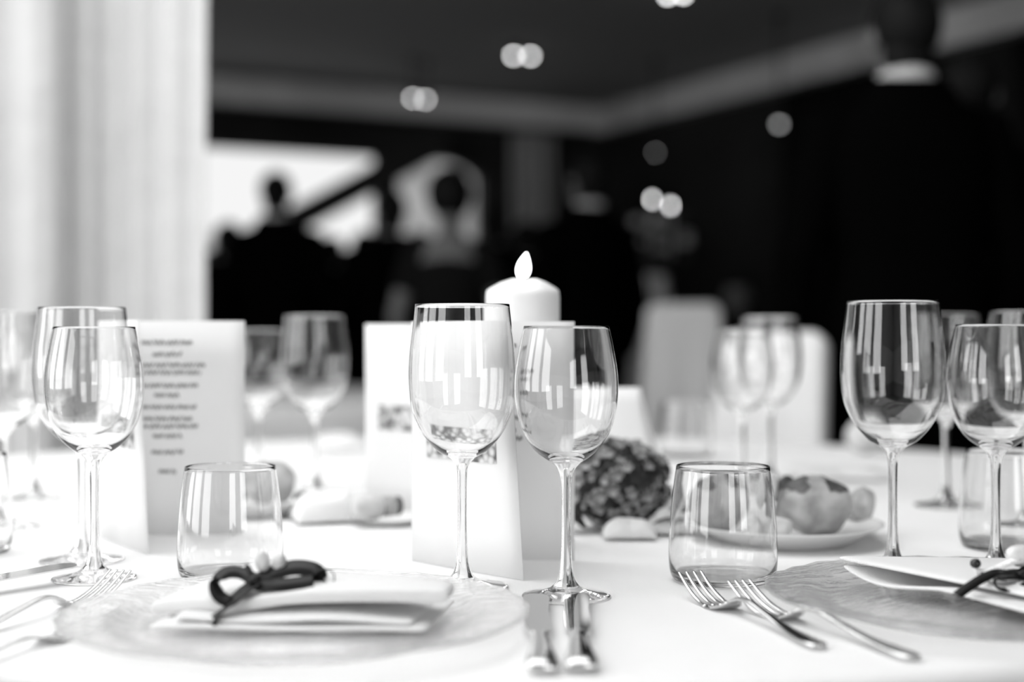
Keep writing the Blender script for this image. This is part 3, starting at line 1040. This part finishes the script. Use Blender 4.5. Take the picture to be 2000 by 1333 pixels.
c = catmull([(a * cm, 0, b * cm) for a, b, _ in fp], 3)
r = catmull([(q * cm, 0, 0) for _, _, q in fp], 3)
tube(bm, c, [max(x.x, 0.0002) for x in r], n=16, up=(0, 1, 0))
obj('flame', bm, M['flame'], cnd)

# ------------------------------------------------------------------ bread plates
def make_bread_plate(rad, name='bread_plate'):
    root = empty(name)
    k = rad / 9.6
    prof = [(0, 0.35), (5.4, 0.38), (6.6, 0.75), (8.2, 1.45), (9.5, 2.0), (9.62, 1.95), (9.5, 1.82), (8.2, 1.18), (6.8, 0.42), (6.0, 0.05), (5.6, 0.0), (5.3, 0.12), (0, 0.12)]
    bm = bmesh.new(); lathe(bm, [(r * k * cm, z * cm) for r, z in spline_prof(prof, 3)], 72)
    obj('dish', bm, M['porcelain'], root)
    return root
bp = make_bread_plate(9.7)
bp.location = at(1530, 1.41)
tag(bp, 'white porcelain bread plate heaped with rolls behind the right tumbler', 'plate')
bp2 = copy_tree(bp)
bp2.location = at(492, 1.63)
bp2.scale = (0.80, 0.80, 1)
tag(bp2, 'small white bread plate with one roll behind the left tumbler', 'plate')
bp3 = copy_tree(bp)
bp3.location = at(765, 1.545)
bp3.scale = (0.42, 0.42, 0.42)
tag(bp3, 'tiny white dish under the dark-ended cork left of the centre menu', 'dish')

def roll(px, D, zc, r, label, m='crust', cap=True, seed=1, rot=(0, 0, 0), name='bread_roll', dark=True):
    root = empty(name, at(px, D, zc))
    tag(root, label, 'bread')
    e = Euler(rot)
    bm = bmesh.new(); blob(bm, (0, 0, 0), [x * cm for x in r], 4, 0.16, e, seed)
    obj('loaf', bm, M[m], root)
    if cap:
        # split crust: two thin darker shells over the top
        for s in (-1, 1):
            bm = bmesh.new()
            vs = blob(bm, (0, 0, 0), [x * cm * 1.02 for x in r], 4, 0.16, e, seed)
            kill = [v for v in vs if not (v.co.z > r[2] * cm * 0.52 and s * v.co.x > 0.16 * r[0] * cm)]
            bmesh.ops.delete(bm, geom=kill, context='VERTS')
            if len(bm.verts):
                obj('crust_flap', bm, M['dark_crust'], root)
            else:
                bm.free()
    return root
roll(1590, 1.405, 0.036, (3.75, 3.5, 3.0), 'largest bread roll on the plate right of the tumbler', seed=1)
roll(1402, 1.425, 0.036, (3.35, 3.1, 2.9), 'round bread roll seen through the right tumbler', seed=5)
roll(1680, 1.455, 0.030, (1.4, 2.2, 2.0), 'small oval roll behind the largest one at the plate edge', 'crust', False, 3, (0.3, 0.3, 0), 'bread_piece')
roll(1513, 1.355, 0.021, (1.75, 1.1, 1.15), 'small oval bread bite lying at the front of the plate', 'crumb', False, 4, (0, 0, 0.2), 'bread_piece')
roll(1503, 1.40, 0.052, (0.75, 0.8, 1.75), 'upright finger of bread between the two big rolls', 'crumb', False, 6, (0, 0.25, 0), 'bread_piece')
roll(1478, 1.34, 0.023, (0.9, 0.9, 1.2), 'pale bread nub at the plate front beside the tumbler edge', 'crumb', False, 8, (0, -0.2, 0), 'bread_piece')
roll(1535, 1.45, 0.045, (1.3, 1.3, 1.6), 'dark olive bread lump in the gap behind the upright finger', 'olive', False, 9, (0, 0, 0), 'bread_piece')
roll(528, 1.62, 0.036, (3.0, 2.8, 2.5), 'bread roll on the small plate behind the left tumbler', 'crust', False, 11, (0, 0.15, 0))
roll(589, 1.60, 0.021, (0.9, 0.8, 0.8), 'black olive-like nub beside the left bread roll', 'olive', False, 12, (0, 0, 0), 'bread_piece')
roll(470, 1.66, 0.030, (1.5, 1.4, 1.9), 'dark crusty bread lump half behind the left menu card', 'dark_crust', False, 13, (0, 0, 0), 'bread_piece')
roll(1688, 2.45, 0.03, (3.0, 2.5, 2.9), 'pale round bun far back left of the tall right glass', 'crumb', False, 15)

# cork
ck = empty('cork', at(765, 1.53, 0.021))
ck.rotation_euler = (0, 0, R(-62))
tag(ck, 'pale ribbed cork with dark round end beside the centre menu card', 'cork')
bm = bmesh.new()
ys = [(-4.6, 0.9), (-4.3, 1.35), (-3.0, 1.45), (-1.7, 1.35), (-1.2, 1.0)]
tube(bm, [(0, y * cm, 0) for y, _ in ys], [r * cm for _, r in ys], n=24)
obj('barrel', bm, M['crumb'], ck)
bm = bmesh.new()
ys = [(-1.3, 1.0), (-1.0, 1.15), (-0.8, 1.02), (-0.5, 1.15), (-0.3, 1.02), (0.1, 1.12), (0.4, 1.0)]
tube(bm, [(0, y * cm, 0) for y, _ in ys], [r * cm for _, r in ys], n=24)
obj('ribbed_neck', bm, M['stopper'], ck)
bm = bmesh.new()
ys = [(0.35, 0.98), (0.8, 1.05), (1.0, 0.9), (1.05, 0.1)]
tube(bm, [(0, y * cm, 0) for y, _ in ys], [r * cm for _, r in ys], n=24)
obj('dark_end', bm, M['stopper_dark'], ck)

# crumpled napkins further back
def lump(px, D, w, d, h, label, seed, rz=0.0):
    root = at(px, D)
    def fn(u, v):
        x = (u - 0.5) * w; y = (v - 0.5) * d
        e = max(0.0, (1 - (2 * u - 1) ** 2) * (1 - (2 * v - 1) ** 2)) ** 0.5
        z = 0.003 + h * e * (0.7 + 0.5 * noise.noise(Vector((u * 3 + seed, v * 3, seed))))
        return Vector((x, y, max(z, 0.003)))
    o = patch(fn, 20, 14, 0.003, 'crumpled_napkin', M['napkin'], None, 1)
    o.location = root
    o.rotation_euler = (0, 0, rz)
    tag(o, label, 'napkin')
    return o
lump(635, 1.58, 0.075, 0.10, 0.040, 'soft white napkin heap right of the small bread plate', 2.0, 0.3)
lump(668, 2.55, 0.10, 0.12, 0.030, 'far white napkin heap under the blurred lone glass', 5.0, 0.1)
lump(1620, 2.05, 0.16, 0.12, 0.02, 'flat white napkin behind the bread plate', 7.0, -0.2)
lump(330, 2.2, 0.14, 0.12, 0.03, 'white napkin heap hidden behind the left menu card', 9.0, -0.2)

# ------------------------------------------------------------------ dried flower bunch
fb = empty('flower_bunch', at(1205, 1.50))
tag(fb, 'dark bunch of dried florets lying beside the centre menu card', 'flowers')
bm = bmesh.new()
for k in range(5):
    a = 2 * PI * k / 5
    blob(bm, (0.0042 * math.cos(a), 0.0042 * math.sin(a), 0.001), (0.0038, 0.0038, 0.0016), 1, 0, Euler((0.4 * math.sin(a), -0.4 * math.cos(a), a)))
blob(bm, (0, 0, 0.0012), (0.002, 0.002, 0.0022), 1)
fme = bpy.data.meshes.new('floret'); bm.to_mesh(fme); bm.free()
fme.materials.append(M['floret'])
fdk = fme.copy(); fdk.materials.clear(); fdk.materials.append(M['floret_dark'])
bm = bmesh.new(); blob(bm, (0, 0, 0.042), (0.046, 0.045, 0.040), 3, 0.1)
obj('foliage_core', bm, M['floret_dark'], fb)
random.seed(11)
N = 190
for k in range(N):
    z = 1 - 1.75 * (k + 0.5) / N
    a = k * 2.39996
    rr = math.sqrt(max(0, 1 - z * z))
    d = Vector((rr * math.cos(a), rr * math.sin(a), z))
    j = random.uniform(0.98, 1.13)
    p = Vector((0.050 * d.x * j, 0.047 * d.y * j, 0.046 + 0.044 * d.z * j))
    if p.z < 0.006: p.z = 0.006
    o = bpy.data.objects.new('floret', fdk if random.random() < 0.42 else fme)
    COL.objects.link(o)
    o.parent = fb
    o.location = p
    o.rotation_euler = (d + Vector((random.uniform(-.4, .4), random.uniform(-.4, .4), random.uniform(-.4, .4)))).to_track_quat('Z', 'Y').to_euler()
    s = random.uniform(0.75, 1.25)
    o.scale = (s, s, s)
for k, (x, y, rz, s) in enumerate(((0.02, -0.052, 0.3, 1.0), (-0.035, -0.045, 2.4, 0.8), (0.062, -0.02, -0.6, 1.0), (0.045, 0.03, 0.2, 1.0))):
    def lf(u, v, s=s):
        wd = 0.013 * s * math.sin(PI * min(1, u * 0.95 + 0.03)) ** 0.8
        return Vector((u * 0.055 * s, (v - 0.5) * 2 * wd, 0.008 + 0.012 * math.sin(PI * u) - 0.3 * abs(v - 0.5) * 0.01))
    o = patch(lf, 10, 4, 0.0006, 'leaf', M['leaf'], fb, 0)
    o.location = (x, y, 0.0)
    o.rotation_euler = (0, 0, rz)
# white petals / sugared sachet in front of the flowers
for k, (px, D, w_, d_, h_, lab, sd) in enumerate(((1228, 1.47, 0.052, 0.05, 0.019, 'white folded sachet at the front of the flower bunch', 1.0),
                                             (1296, 1.50, 0.060, 0.05, 0.026, 'white folded sachet right of the flower bunch', 3.0))):
    o = lump(px, D - 0.035, w_, d_, h_, lab, sd)
    o.name = 'sachet'; o['category'] = 'sachet'

# ------------------------------------------------------------------ covered chairs
def make_chair(label, X, Y, rz, h, wdt, name='covered_chair'):
    root = empty(name, (X, Y, 0), rz)
    tag(root, label, 'chair')
    def back(u, v):
        z = 0.46 + (h - 0.46) * v
        half = wdt / 2 * (1.0 - 0.16 * v)
        x = (u - 0.5) * 2 * half
        corner = max(0, (abs(u - 0.5) * 2 - 0.75) / 0.25)
        if v > 0.99: z -= 0.03 * corner ** 2
        return Vector((x, 0.20 + 0.06 * v + 0.012 * math.sin(u * 14) * (1 - v), z))
    patch(back, 20, 12, 0.045, 'back_cover', M['cover'], root, 1)
    bm = bmesh.new()
    rows = []
    n = 72
    for f, z in ((0.0, 0.47), (0.92, 0.475), (1.0, 0.455), (1.01, 0.38), (1.04, 0.2), (1.07, 0.012)):
        ring = []
        for i in range(n):
            a = 2 * PI * i / n
            c, s = math.cos(a), math.sin(a)
            c = math.copysign(abs(c) ** 0.3, c); s = math.copysign(abs(s) ** 0.3, s)
            fold = 0.012 * math.sin(a * 14) * max(0, (0.46 - z) / 0.45)
            r = f + fold * 3
            ring.append(bm.verts.new((c * wdt / 2 * r, s * 0.22 * r, z)))
        rows.append(ring)
    for a_, b_ in zip(rows[:-1], rows[1:]):
        for i in range(n):
            j = (i + 1) % n
            if a_[0].co.x == a_[1].co.x == 0:
                continue
            bm.faces.new((a_[i], b_[i], b_[j], a_[j]))
    obj('seat_cover', bm, M['cover'], root)
    return root
make_chair('pale covered chair at the table behind the blurred right glasses', 0.425, 3.22, R(-50), 0.965, 0.37)
make_chair('taller pale covered chair further back left of the blurred glasses', 0.557, 5.10, R(-20), 1.075, 0.34)

# tapered floor stand with flowers and candles
fs = empty('flower_stand', (0.68, 7.0, 0))
tag(fs, 'pale draped flower stand behind the taller covered chair', 'stand')
bm = bmesh.new(); lathe(bm, spline_prof([(0, 0), (0.24, 0.0), (0.21, 0.4), (0.16, 0.8), (0.115, 1.05), (0.085, 1.20), (0.08, 1.245), (0, 1.25)], 4), 40)
obj('draped_column', bm, M['cover'], fs)
fl = empty('flower_arrangement', (0.68, 7.0, 1.25))
tag(fl, 'dim loose flower arrangement on the pale stand', 'flowers')
bm = bmesh.new(); lathe(bm, [(0, 0), (0.05, 0), (0.075, 0.06), (0.06, 0.09), (0, 0.09)], 24)
obj('bowl', bm, M['floret_dark'], fl)
random.seed(5)
for k in range(34):
    a = random.uniform(0, 2 * PI); rr = random.uniform(0.02, 0.17); z = random.uniform(0.08, 0.30)
    bm = bmesh.new(); blob(bm, (0, 0, 0), (0.032, 0.032, 0.024), 2, 0.4, seed=k)
    o = obj('blossom', bm, M['flower_white'] if k % 3 == 0 else M['floret_dark'], fl)
    o.location = (rr * math.cos(a) + 0.02, rr * math.sin(a), z)
for k in range(10):
    a = k * 0.63
    bm = bmesh.new()
    tube(bm, catmull([(0, 0, 0.05), (0.06 * math.cos(a), 0.06 * math.sin(a), 0.14), (0.15 * math.cos(a), 0.15 * math.sin(a), 0.24)], 3), [(0.004, 0.004)] * 7, n=6)
    obj('stalk', bm, M['leaf'], fl)
for px, y, D, lab in ((1274, 390, 6.55, 'lit taper on a thin stand before the dim flowers, left and higher one'), (1310, 402, 6.38, 'lit taper on a thin stand before the dim flowers, right and lower one')):
    z = EYE + (653 - y) / F * D
    t = empty('taper_candlestick', ((px - 1000) / F * D, D, 0))
    tag(t, lab, 'candlestick')
    bm = bmesh.new(); lathe(bm, [(0, 0), (0.07, 0), (0.07, 0.012), (0.012, 0.03), (0.006, 0.08), (0.006, z - 0.26), (0.018, z - 0.25), (0.018, z - 0.235), (0, z - 0.235)], 16)
    obj('stand', bm, M['frame'], t)
    bm = bmesh.new(); lathe(bm, [(0, z - 0.235), (0.010, z - 0.235), (0.009, z - 0.02), (0, z - 0.015)], 16)
    obj('wax_body', bm, M['flower_white'], t)
    bm = bmesh.new(); blob(bm, (0, 0, z), (0.0065, 0.0065, 0.014), 2)
    obj('flame', bm, M['bulb'], t)

# ------------------------------------------------------------------ guests
def remesh(name, bm, voxel, m, smooth=2):
    me = bpy.data.meshes.new(name)
    bmesh.ops.recalc_face_normals(bm, faces=bm.faces)
    bm.to_mesh(me); bm.free()
    o = bpy.data.objects.new(name, me)
    COL.objects.link(o)
    r = o.modifiers.new('r', 'REMESH'); r.mode = 'VOXEL'; r.voxel_size = voxel; r.use_smooth_shade = True
    s = o.modifiers.new('s', 'SMOOTH'); s.factor = 0.5; s.iterations = smooth
    dg = bpy.context.evaluated_depsgraph_get()
    dg.update()
    out = bpy.data.meshes.new_from_object(o.evaluated_get(dg))
    bpy.data.objects.remove(o)
    bpy.data.meshes.remove(me)
    out.name = name
    out.materials.clear(); out.materials.append(m)
    return out

def hand(bm, wrist, d, palm_n, side):
    """palm, four curled fingers and a thumb, all overlapping the forearm end"""
    d = Vector(d).normalized(); pn = Vector(palm_n).normalized(); s = d.cross(pn).normalized() * side
    w = Vector(wrist)
    tube(bm, [w - d * 0.02, w + d * 0.03, w + d * 0.085], [(0.024, 0.017), (0.036, 0.015), (0.038, 0.013)], n=10, up=pn)
    for k, L in enumerate((0.070, 0.080, 0.074, 0.058)):
        b = w + d * 0.080 + s * (0.027 - 0.018 * k)
        p1 = b + d * L * 0.45 + pn * 0.004
        p2 = p1 + (d * 0.8 + pn * 0.6).normalized() * L * 0.32
        p3 = p2 + (d * 0.5 + pn * 0.9).normalized() * L * 0.25
        tube(bm, [b - d * 0.02, b, p1, p2, p3], [0.0085, 0.0088, 0.0082, 0.0076, 0.0066], n=8, up=pn)
    b = w + d * 0.025 + s * 0.026
    tube(bm, [b - s * 0.01, b + d * 0.02 + s * 0.018, b + d * 0.048 + s * 0.026 + pn * 0.008, b + d * 0.070 + s * 0.024 + pn * 0.014], [0.012, 0.011, 0.0095, 0.008], n=8, up=pn)

def make_person(kind, seated=False):
    """figure 1.75 m tall facing +Y; returns the part meshes"""
    dz = -0.42 if seated else 0.0
    woman = kind == 'woman'
    sw = 0.185 if woman else 0.215
    J = {}
    head = bmesh.new()
    def T(bm, pts, rad, up=(0, 1, 0), n=16, power=2.0):
        tube(bm, [Vector((p[0], p[1], p[2] + dz)) for p in pts], rad, n=n, up=up, power=power)
    body = bmesh.new()
    # head: skull, jaw, nose, ears
    blob(body, (0, -0.005, 1.655 + dz), (0.074, 0.094, 0.092), 3)
    blob(body, (0, 0.030, 1.595 + dz), (0.052, 0.058, 0.062), 3)
    T(body, [(0, 0.088, 1.655), (0, 0.104, 1.625), (0, 0.100, 1.612)], [0.010, 0.014, 0.010])
    for s in (-1, 1):
        blob(body, (s * 0.077, -0.003, 1.635 + dz), (0.010, 0.017, 0.030), 2)
    T(body, [(0, 0.082, 1.585), (0, 0.092, 1.580)], [(0.022, 0.008), (0.020, 0.007)])
    T(body, [(0, -0.015, 1.43), (0, -0.005, 1.50), (0, 0.0, 1.60)], [(0.064, 0.062), (0.056, 0.058), (0.056, 0.060)])
    # trunk
    T(body, [(0, 0, 0.86), (0, 0, 0.96), (0, 0.0, 1.08), (0, 0.0, 1.22), (0, -0.005, 1.34), (0, -0.01, 1.42), (0, -0.01, 1.47)],
      [(0.15, 0.11), (0.165, 0.12), (0.135, 0.10), (0.155, 0.11), (sw * 0.85, 0.115), (sw * 0.72, 0.09), (0.07, 0.06)])
    for s in (-1, 1):
        sh = Vector((s * (sw - 0.02), -0.01, 1.405)); el = Vector((s * (sw + 0.055), -0.03, 1.11)); wr = Vector((s * (sw + 0.045), 0.06, 0.875))
        if seated:
            el = Vector((s * (sw + 0.05), 0.02, 1.13)); wr = Vector((s * 0.14, 0.24, 1.05))
        J[s] = (sh, el, wr)
        T(body, [(s * 0.08, -0.01, 1.42), sh, sh.lerp(el, 0.5), el, el.lerp(wr, 0.5), wr], [0.045, 0.052, 0.044, 0.037, 0.034, 0.025])
        hand(body, (wr.x, wr.y, wr.z + dz), (wr - el) if not seated else (-s * 0.3, 0.8, -0.1), (-s, 0.1, 0) if not seated else (0, 0, -1), 1 if s < 0 else -1)
        if seated:
            leg = [(s * 0.09, 0, 0.90), (s * 0.11, 0.22, 0.91), (s * 0.12, 0.44, 0.90), (s * 0.12, 0.46, 0.70), (s * 0.12, 0.44, 0.52)]
        else:
            leg = [(s * 0.085, 0, 0.93), (s * 0.10, 0.01, 0.70), (s * 0.10, 0.015, 0.49), (s * 0.105, -0.01, 0.30), (s * 0.11, -0.02, 0.09)]
        T(body, leg, [0.095, 0.080, 0.058, 0.052, 0.038])
        J['leg', s] = leg
    parts = {}
    parts['body'] = remesh('body', body, 0.0065, M['skin'], 1)
    # clothing
    def grow(pts, rad, bm):
        T(bm, pts, rad)
    if woman:
        dr = bmesh.new()
        T(dr, [(0, 0, 0.40 if not seated else 0.85), (0, 0, 0.70 if not seated else 0.88), (0, 0, 0.96), (0, 0, 1.09), (0, 0, 1.22), (0, -0.003, 1.33), (0, -0.01, 1.385)],
          [(0.24, 0.20), (0.20, 0.16), (0.182, 0.138), (0.148, 0.115), (0.17, 0.128), (0.172, 0.128), (0.125, 0.10)], n=28)
        for s in (-1, 1):
            sh, el, wr = J[s]
            T(dr, [(s * 0.08, -0.01, 1.40), sh, sh.lerp(el, 0.35), sh.lerp(el, 0.62)], [0.055, 0.066, 0.058, 0.056])
        parts['dress'] = remesh('dress', dr, 0.012, M['dress'])
    else:
        jk = bmesh.new()
        T(jk, [(0, 0, 0.80), (0, 0, 0.95), (0, 0, 1.10), (0, 0, 1.24), (0, -0.005, 1.36), (0, -0.016, 1.43), (0, -0.024, 1.475), (0, -0.032, 1.530)],
          [(0.20, 0.145), (0.195, 0.145), (0.178, 0.13), (0.20, 0.14), (sw * 0.98, 0.135), (sw * 0.86, 0.115), (0.125, 0.095), (0.086, 0.080)], n=28, power=2.3)
        for s in (-1, 1):
            sh, el, wr = J[s]
            T(jk, [(s * 0.09, -0.01, 1.43), sh, sh.lerp(el, 0.5), el, el.lerp(wr, 0.5), wr.lerp(el, 0.06)], [0.058, 0.070, 0.062, 0.054, 0.049, 0.042])
        parts['jacket'] = remesh('jacket', jk, 0.012, M['suit'])
        tr = bmesh.new()
        T(tr, [(0, 0, 0.84), (0, 0, 0.90), (0, 0, 0.98)], [(0.165, 0.13), (0.172, 0.13), (0.165, 0.125)], n=24)
        for s in (-1, 1):
            T(tr, J['leg', s], [0.112, 0.098, 0.078, 0.072, 0.066])
        parts['trousers'] = remesh('trousers', tr, 0.012, M['suit'])
        co = bmesh.new()
        T(co, [(0, -0.018, 1.465), (0, -0.012, 1.50), (0, -0.006, 1.545)], [(0.084, 0.082), (0.074, 0.076), (0.066, 0.070)], n=24)
        parts['shirt_collar'] = remesh('shirt_collar', co, 0.006, M['shirt'])
    so = bmesh.new()
    for s in (-1, 1):
        ax = J['leg', s][-1]
        zz = 0.035 - dz if not seated else 0.035 + 0.42
        y0 = ax[1]
        T(so, [(s * 0.11, y0 - 0.07, zz), (s * 0.11, y0 - 0.03, zz + 0.012), (s * 0.112, y0 + 0.08, zz), (s * 0.115, y0 + 0.17, zz - 0.012), (s * 0.115, y0 + 0.20, zz - 0.016)],
          [(0.026, 0.030), (0.038, 0.045), (0.044, 0.034), (0.042, 0.022), (0.024, 0.014)], up=(0, 0, 1))
    parts['shoes'] = remesh('shoes', so, 0.008, M['shoe'])
    hr = bmesh.new()
    k = 1.25 if woman else 1.0
    vs = blob(hr, (0, -0.013, 1.665 + dz), (0.083 * k, 0.102 * k, 0.098 * k), 4, 0.05)
    if woman:
        kill = [v for v in vs if (v.co.y > 0.035 and v.co.z - dz < 1.70) or v.co.z - dz < 1.56]
    else:
        kill = [v for v in vs if (v.co.y > 0.030 and v.co.z - dz < 1.70) or (v.co.z - dz < 1.60 and v.co.y > -0.02)]
    bmesh.ops.delete(hr, geom=kill, context='VERTS')
    if not woman:
        blob(hr, (0, -0.030, 1.585 + dz), (0.064, 0.048, 0.050), 3, 0.05)
    if woman:
        blob(hr, (0, -0.085, 1.665 + dz), (0.068, 0.055, 0.062), 3, 0.1)
    me = bpy.data.meshes.new('hair'); hr.to_mesh(me); hr.free()
    me.materials.append(M['hair'])
    for p in me.polygons: p.use_smooth = True
    parts['hair'] = me
    ey = bmesh.new()
    for s in (-1, 1):
        blob(ey, (s * 0.030, 0.078, 1.650 + dz), (0.011, 0.010, 0.007), 2)
    me = bpy.data.meshes.new('eyes'); ey.to_mesh(me); ey.free()
    me.materials.append(M['eye'])
    parts['eyes'] = me
    return parts

PP = {'man': make_person('man'), 'woman': make_person('woman'), 'seated': make_person('man', True)}
def person(kind, px, D, top, rz, label, group='guests in the dark room behind', hair=None, collar=False):
    """top: pixel row of the crown"""
    X = (px - 1000) / F * D
    base = 1.33 if kind == 'seated' else 1.76
    H = EYE + (653 - top) / F * D
    s = H / base
    root = empty('person', (X, D, 0), rz)
    root.scale = (max(s, 0.95), max(s, 0.95), s)
    tag(root, label, 'person', group)
    for nm, me in PP[kind].items():
        if nm == 'shirt_collar' and not collar:
            continue
        if nm == 'hair' and hair:
            me = me.copy(); me.materials.clear(); me.materials.append(M[hair])
        o = bpy.data.objects.new(nm, me)
        COL.objects.link(o)
        o.parent = root
    return root
person('man', 1766, 3.52, -30, R(6), 'tallest nearest man in black suit at the right, back turned, white collar', collar=True)
person('man', 1893, 4.15, 104, R(-18), 'man in black suit just behind the shoulder of the tallest man')
person('man', 1146, 6.0, 300, R(35), 'man in dark suit behind the candle flame, pale collar showing', collar=True)
person('man', 541, 7.5, 336, R(-10), 'man whose dark head stands out against the bright far window', collar=True)
person('woman', 880, 6.0, 338, R(-8), 'woman with bare arms and gathered dark hair left of the candle')
person('man', 762, 7.0, 372, R(25), 'man in black suit below the top of the sloping rail')
person('man', 650, 8.9, 462, R(-30), 'shorter guest in black below the pale patch of window')
person('man', 965, 7.6, 400, R(12), 'dark-suited man between the bare-armed woman and the candle')
person('man', 445, 7.8, 434, R(20), 'shorter dark-suited guest next to the broad white curtain')
person('man', 595, 8.4, 462, R(-5), 'dark-suited guest low in front of the window, right of the lone head')
person('man', 815, 8.6, 452, R(40), 'low dark-suited guest behind the shoulder of the bare-armed woman')
person('man', 712, 8.2, 452, R(10), 'dark-suited guest half hidden behind others under the rail')
person('woman', 1030, 8.8, 440, R(-20), 'woman in dark dress far behind the candle')
person('man', 505, 9.4, 455, R(15), 'dark-suited guest behind the man with the lone dark head')
person('seated', 1440, 8.2, 545, R(160), 'small dark seated guest far back between flower stand and tallest man')

# dark chair of the far seated guest
X, D = (1440 - 1000) / F * 8.2, 8.2
dc = empty('dining_chair', (X, D, 0), R(160))
tag(dc, 'dark chair under the far seated guest', 'chair')
bm = bmesh.new(); box(bm, (-0.22, -0.2, 0.40), (0.22, 0.22, 0.435)); obj('seat', bm, M['frame'], dc, smooth=False)
bm = bmesh.new(); box(bm, (-0.21, -0.24, 0.50), (0.21, -0.205, 0.92)); obj('backrest', bm, M['frame'], dc, smooth=False)
for sx in (-1, 1):
    for sy, top in ((-0.215, 0.92), (0.19, 0.40)):
        bm = bmesh.new(); tube(bm, [(sx * 0.20, sy, 0), (sx * 0.20, sy, top)], [0.014, 0.018], n=10, up=(0, 1, 0)); obj('leg', bm, M['frame'], dc)

# repeats carry a shared group
GROUPS = {'wine_glass': 'wine glasses on the white cloth', 'water_tumbler': 'water tumblers on the white cloth', 'table_fork': 'steel forks beside the chargers',
          'table_knife': 'steel knives on the white cloth', 'charger_plate': 'glass charger plates', 'folded_napkin': 'folded napkins on the chargers',
          'menu_card': 'menu cards standing on the table', 'ribbon_bow': 'ribbon bows on the napkins', 'bread_roll': 'bread on the bread plates',
          'bread_piece': 'bread on the bread plates', 'bread_plate': 'white bread plates', 'crumpled_napkin': 'crumpled napkins further back',
          'covered_chair': 'covered chairs', 'ceiling_spotlight': 'ceiling spotlights', 'taper_candlestick': 'tapers before the flower stand',
          'sachet': 'white sachets by the flower bunch', 'air_vent': 'air vents on the cornice'}
for o in COL.objects:
    k = o.name.split('.')[0]
    if o.parent is None and k in GROUPS and 'category' in o:
        o['group'] = GROUPS[k]
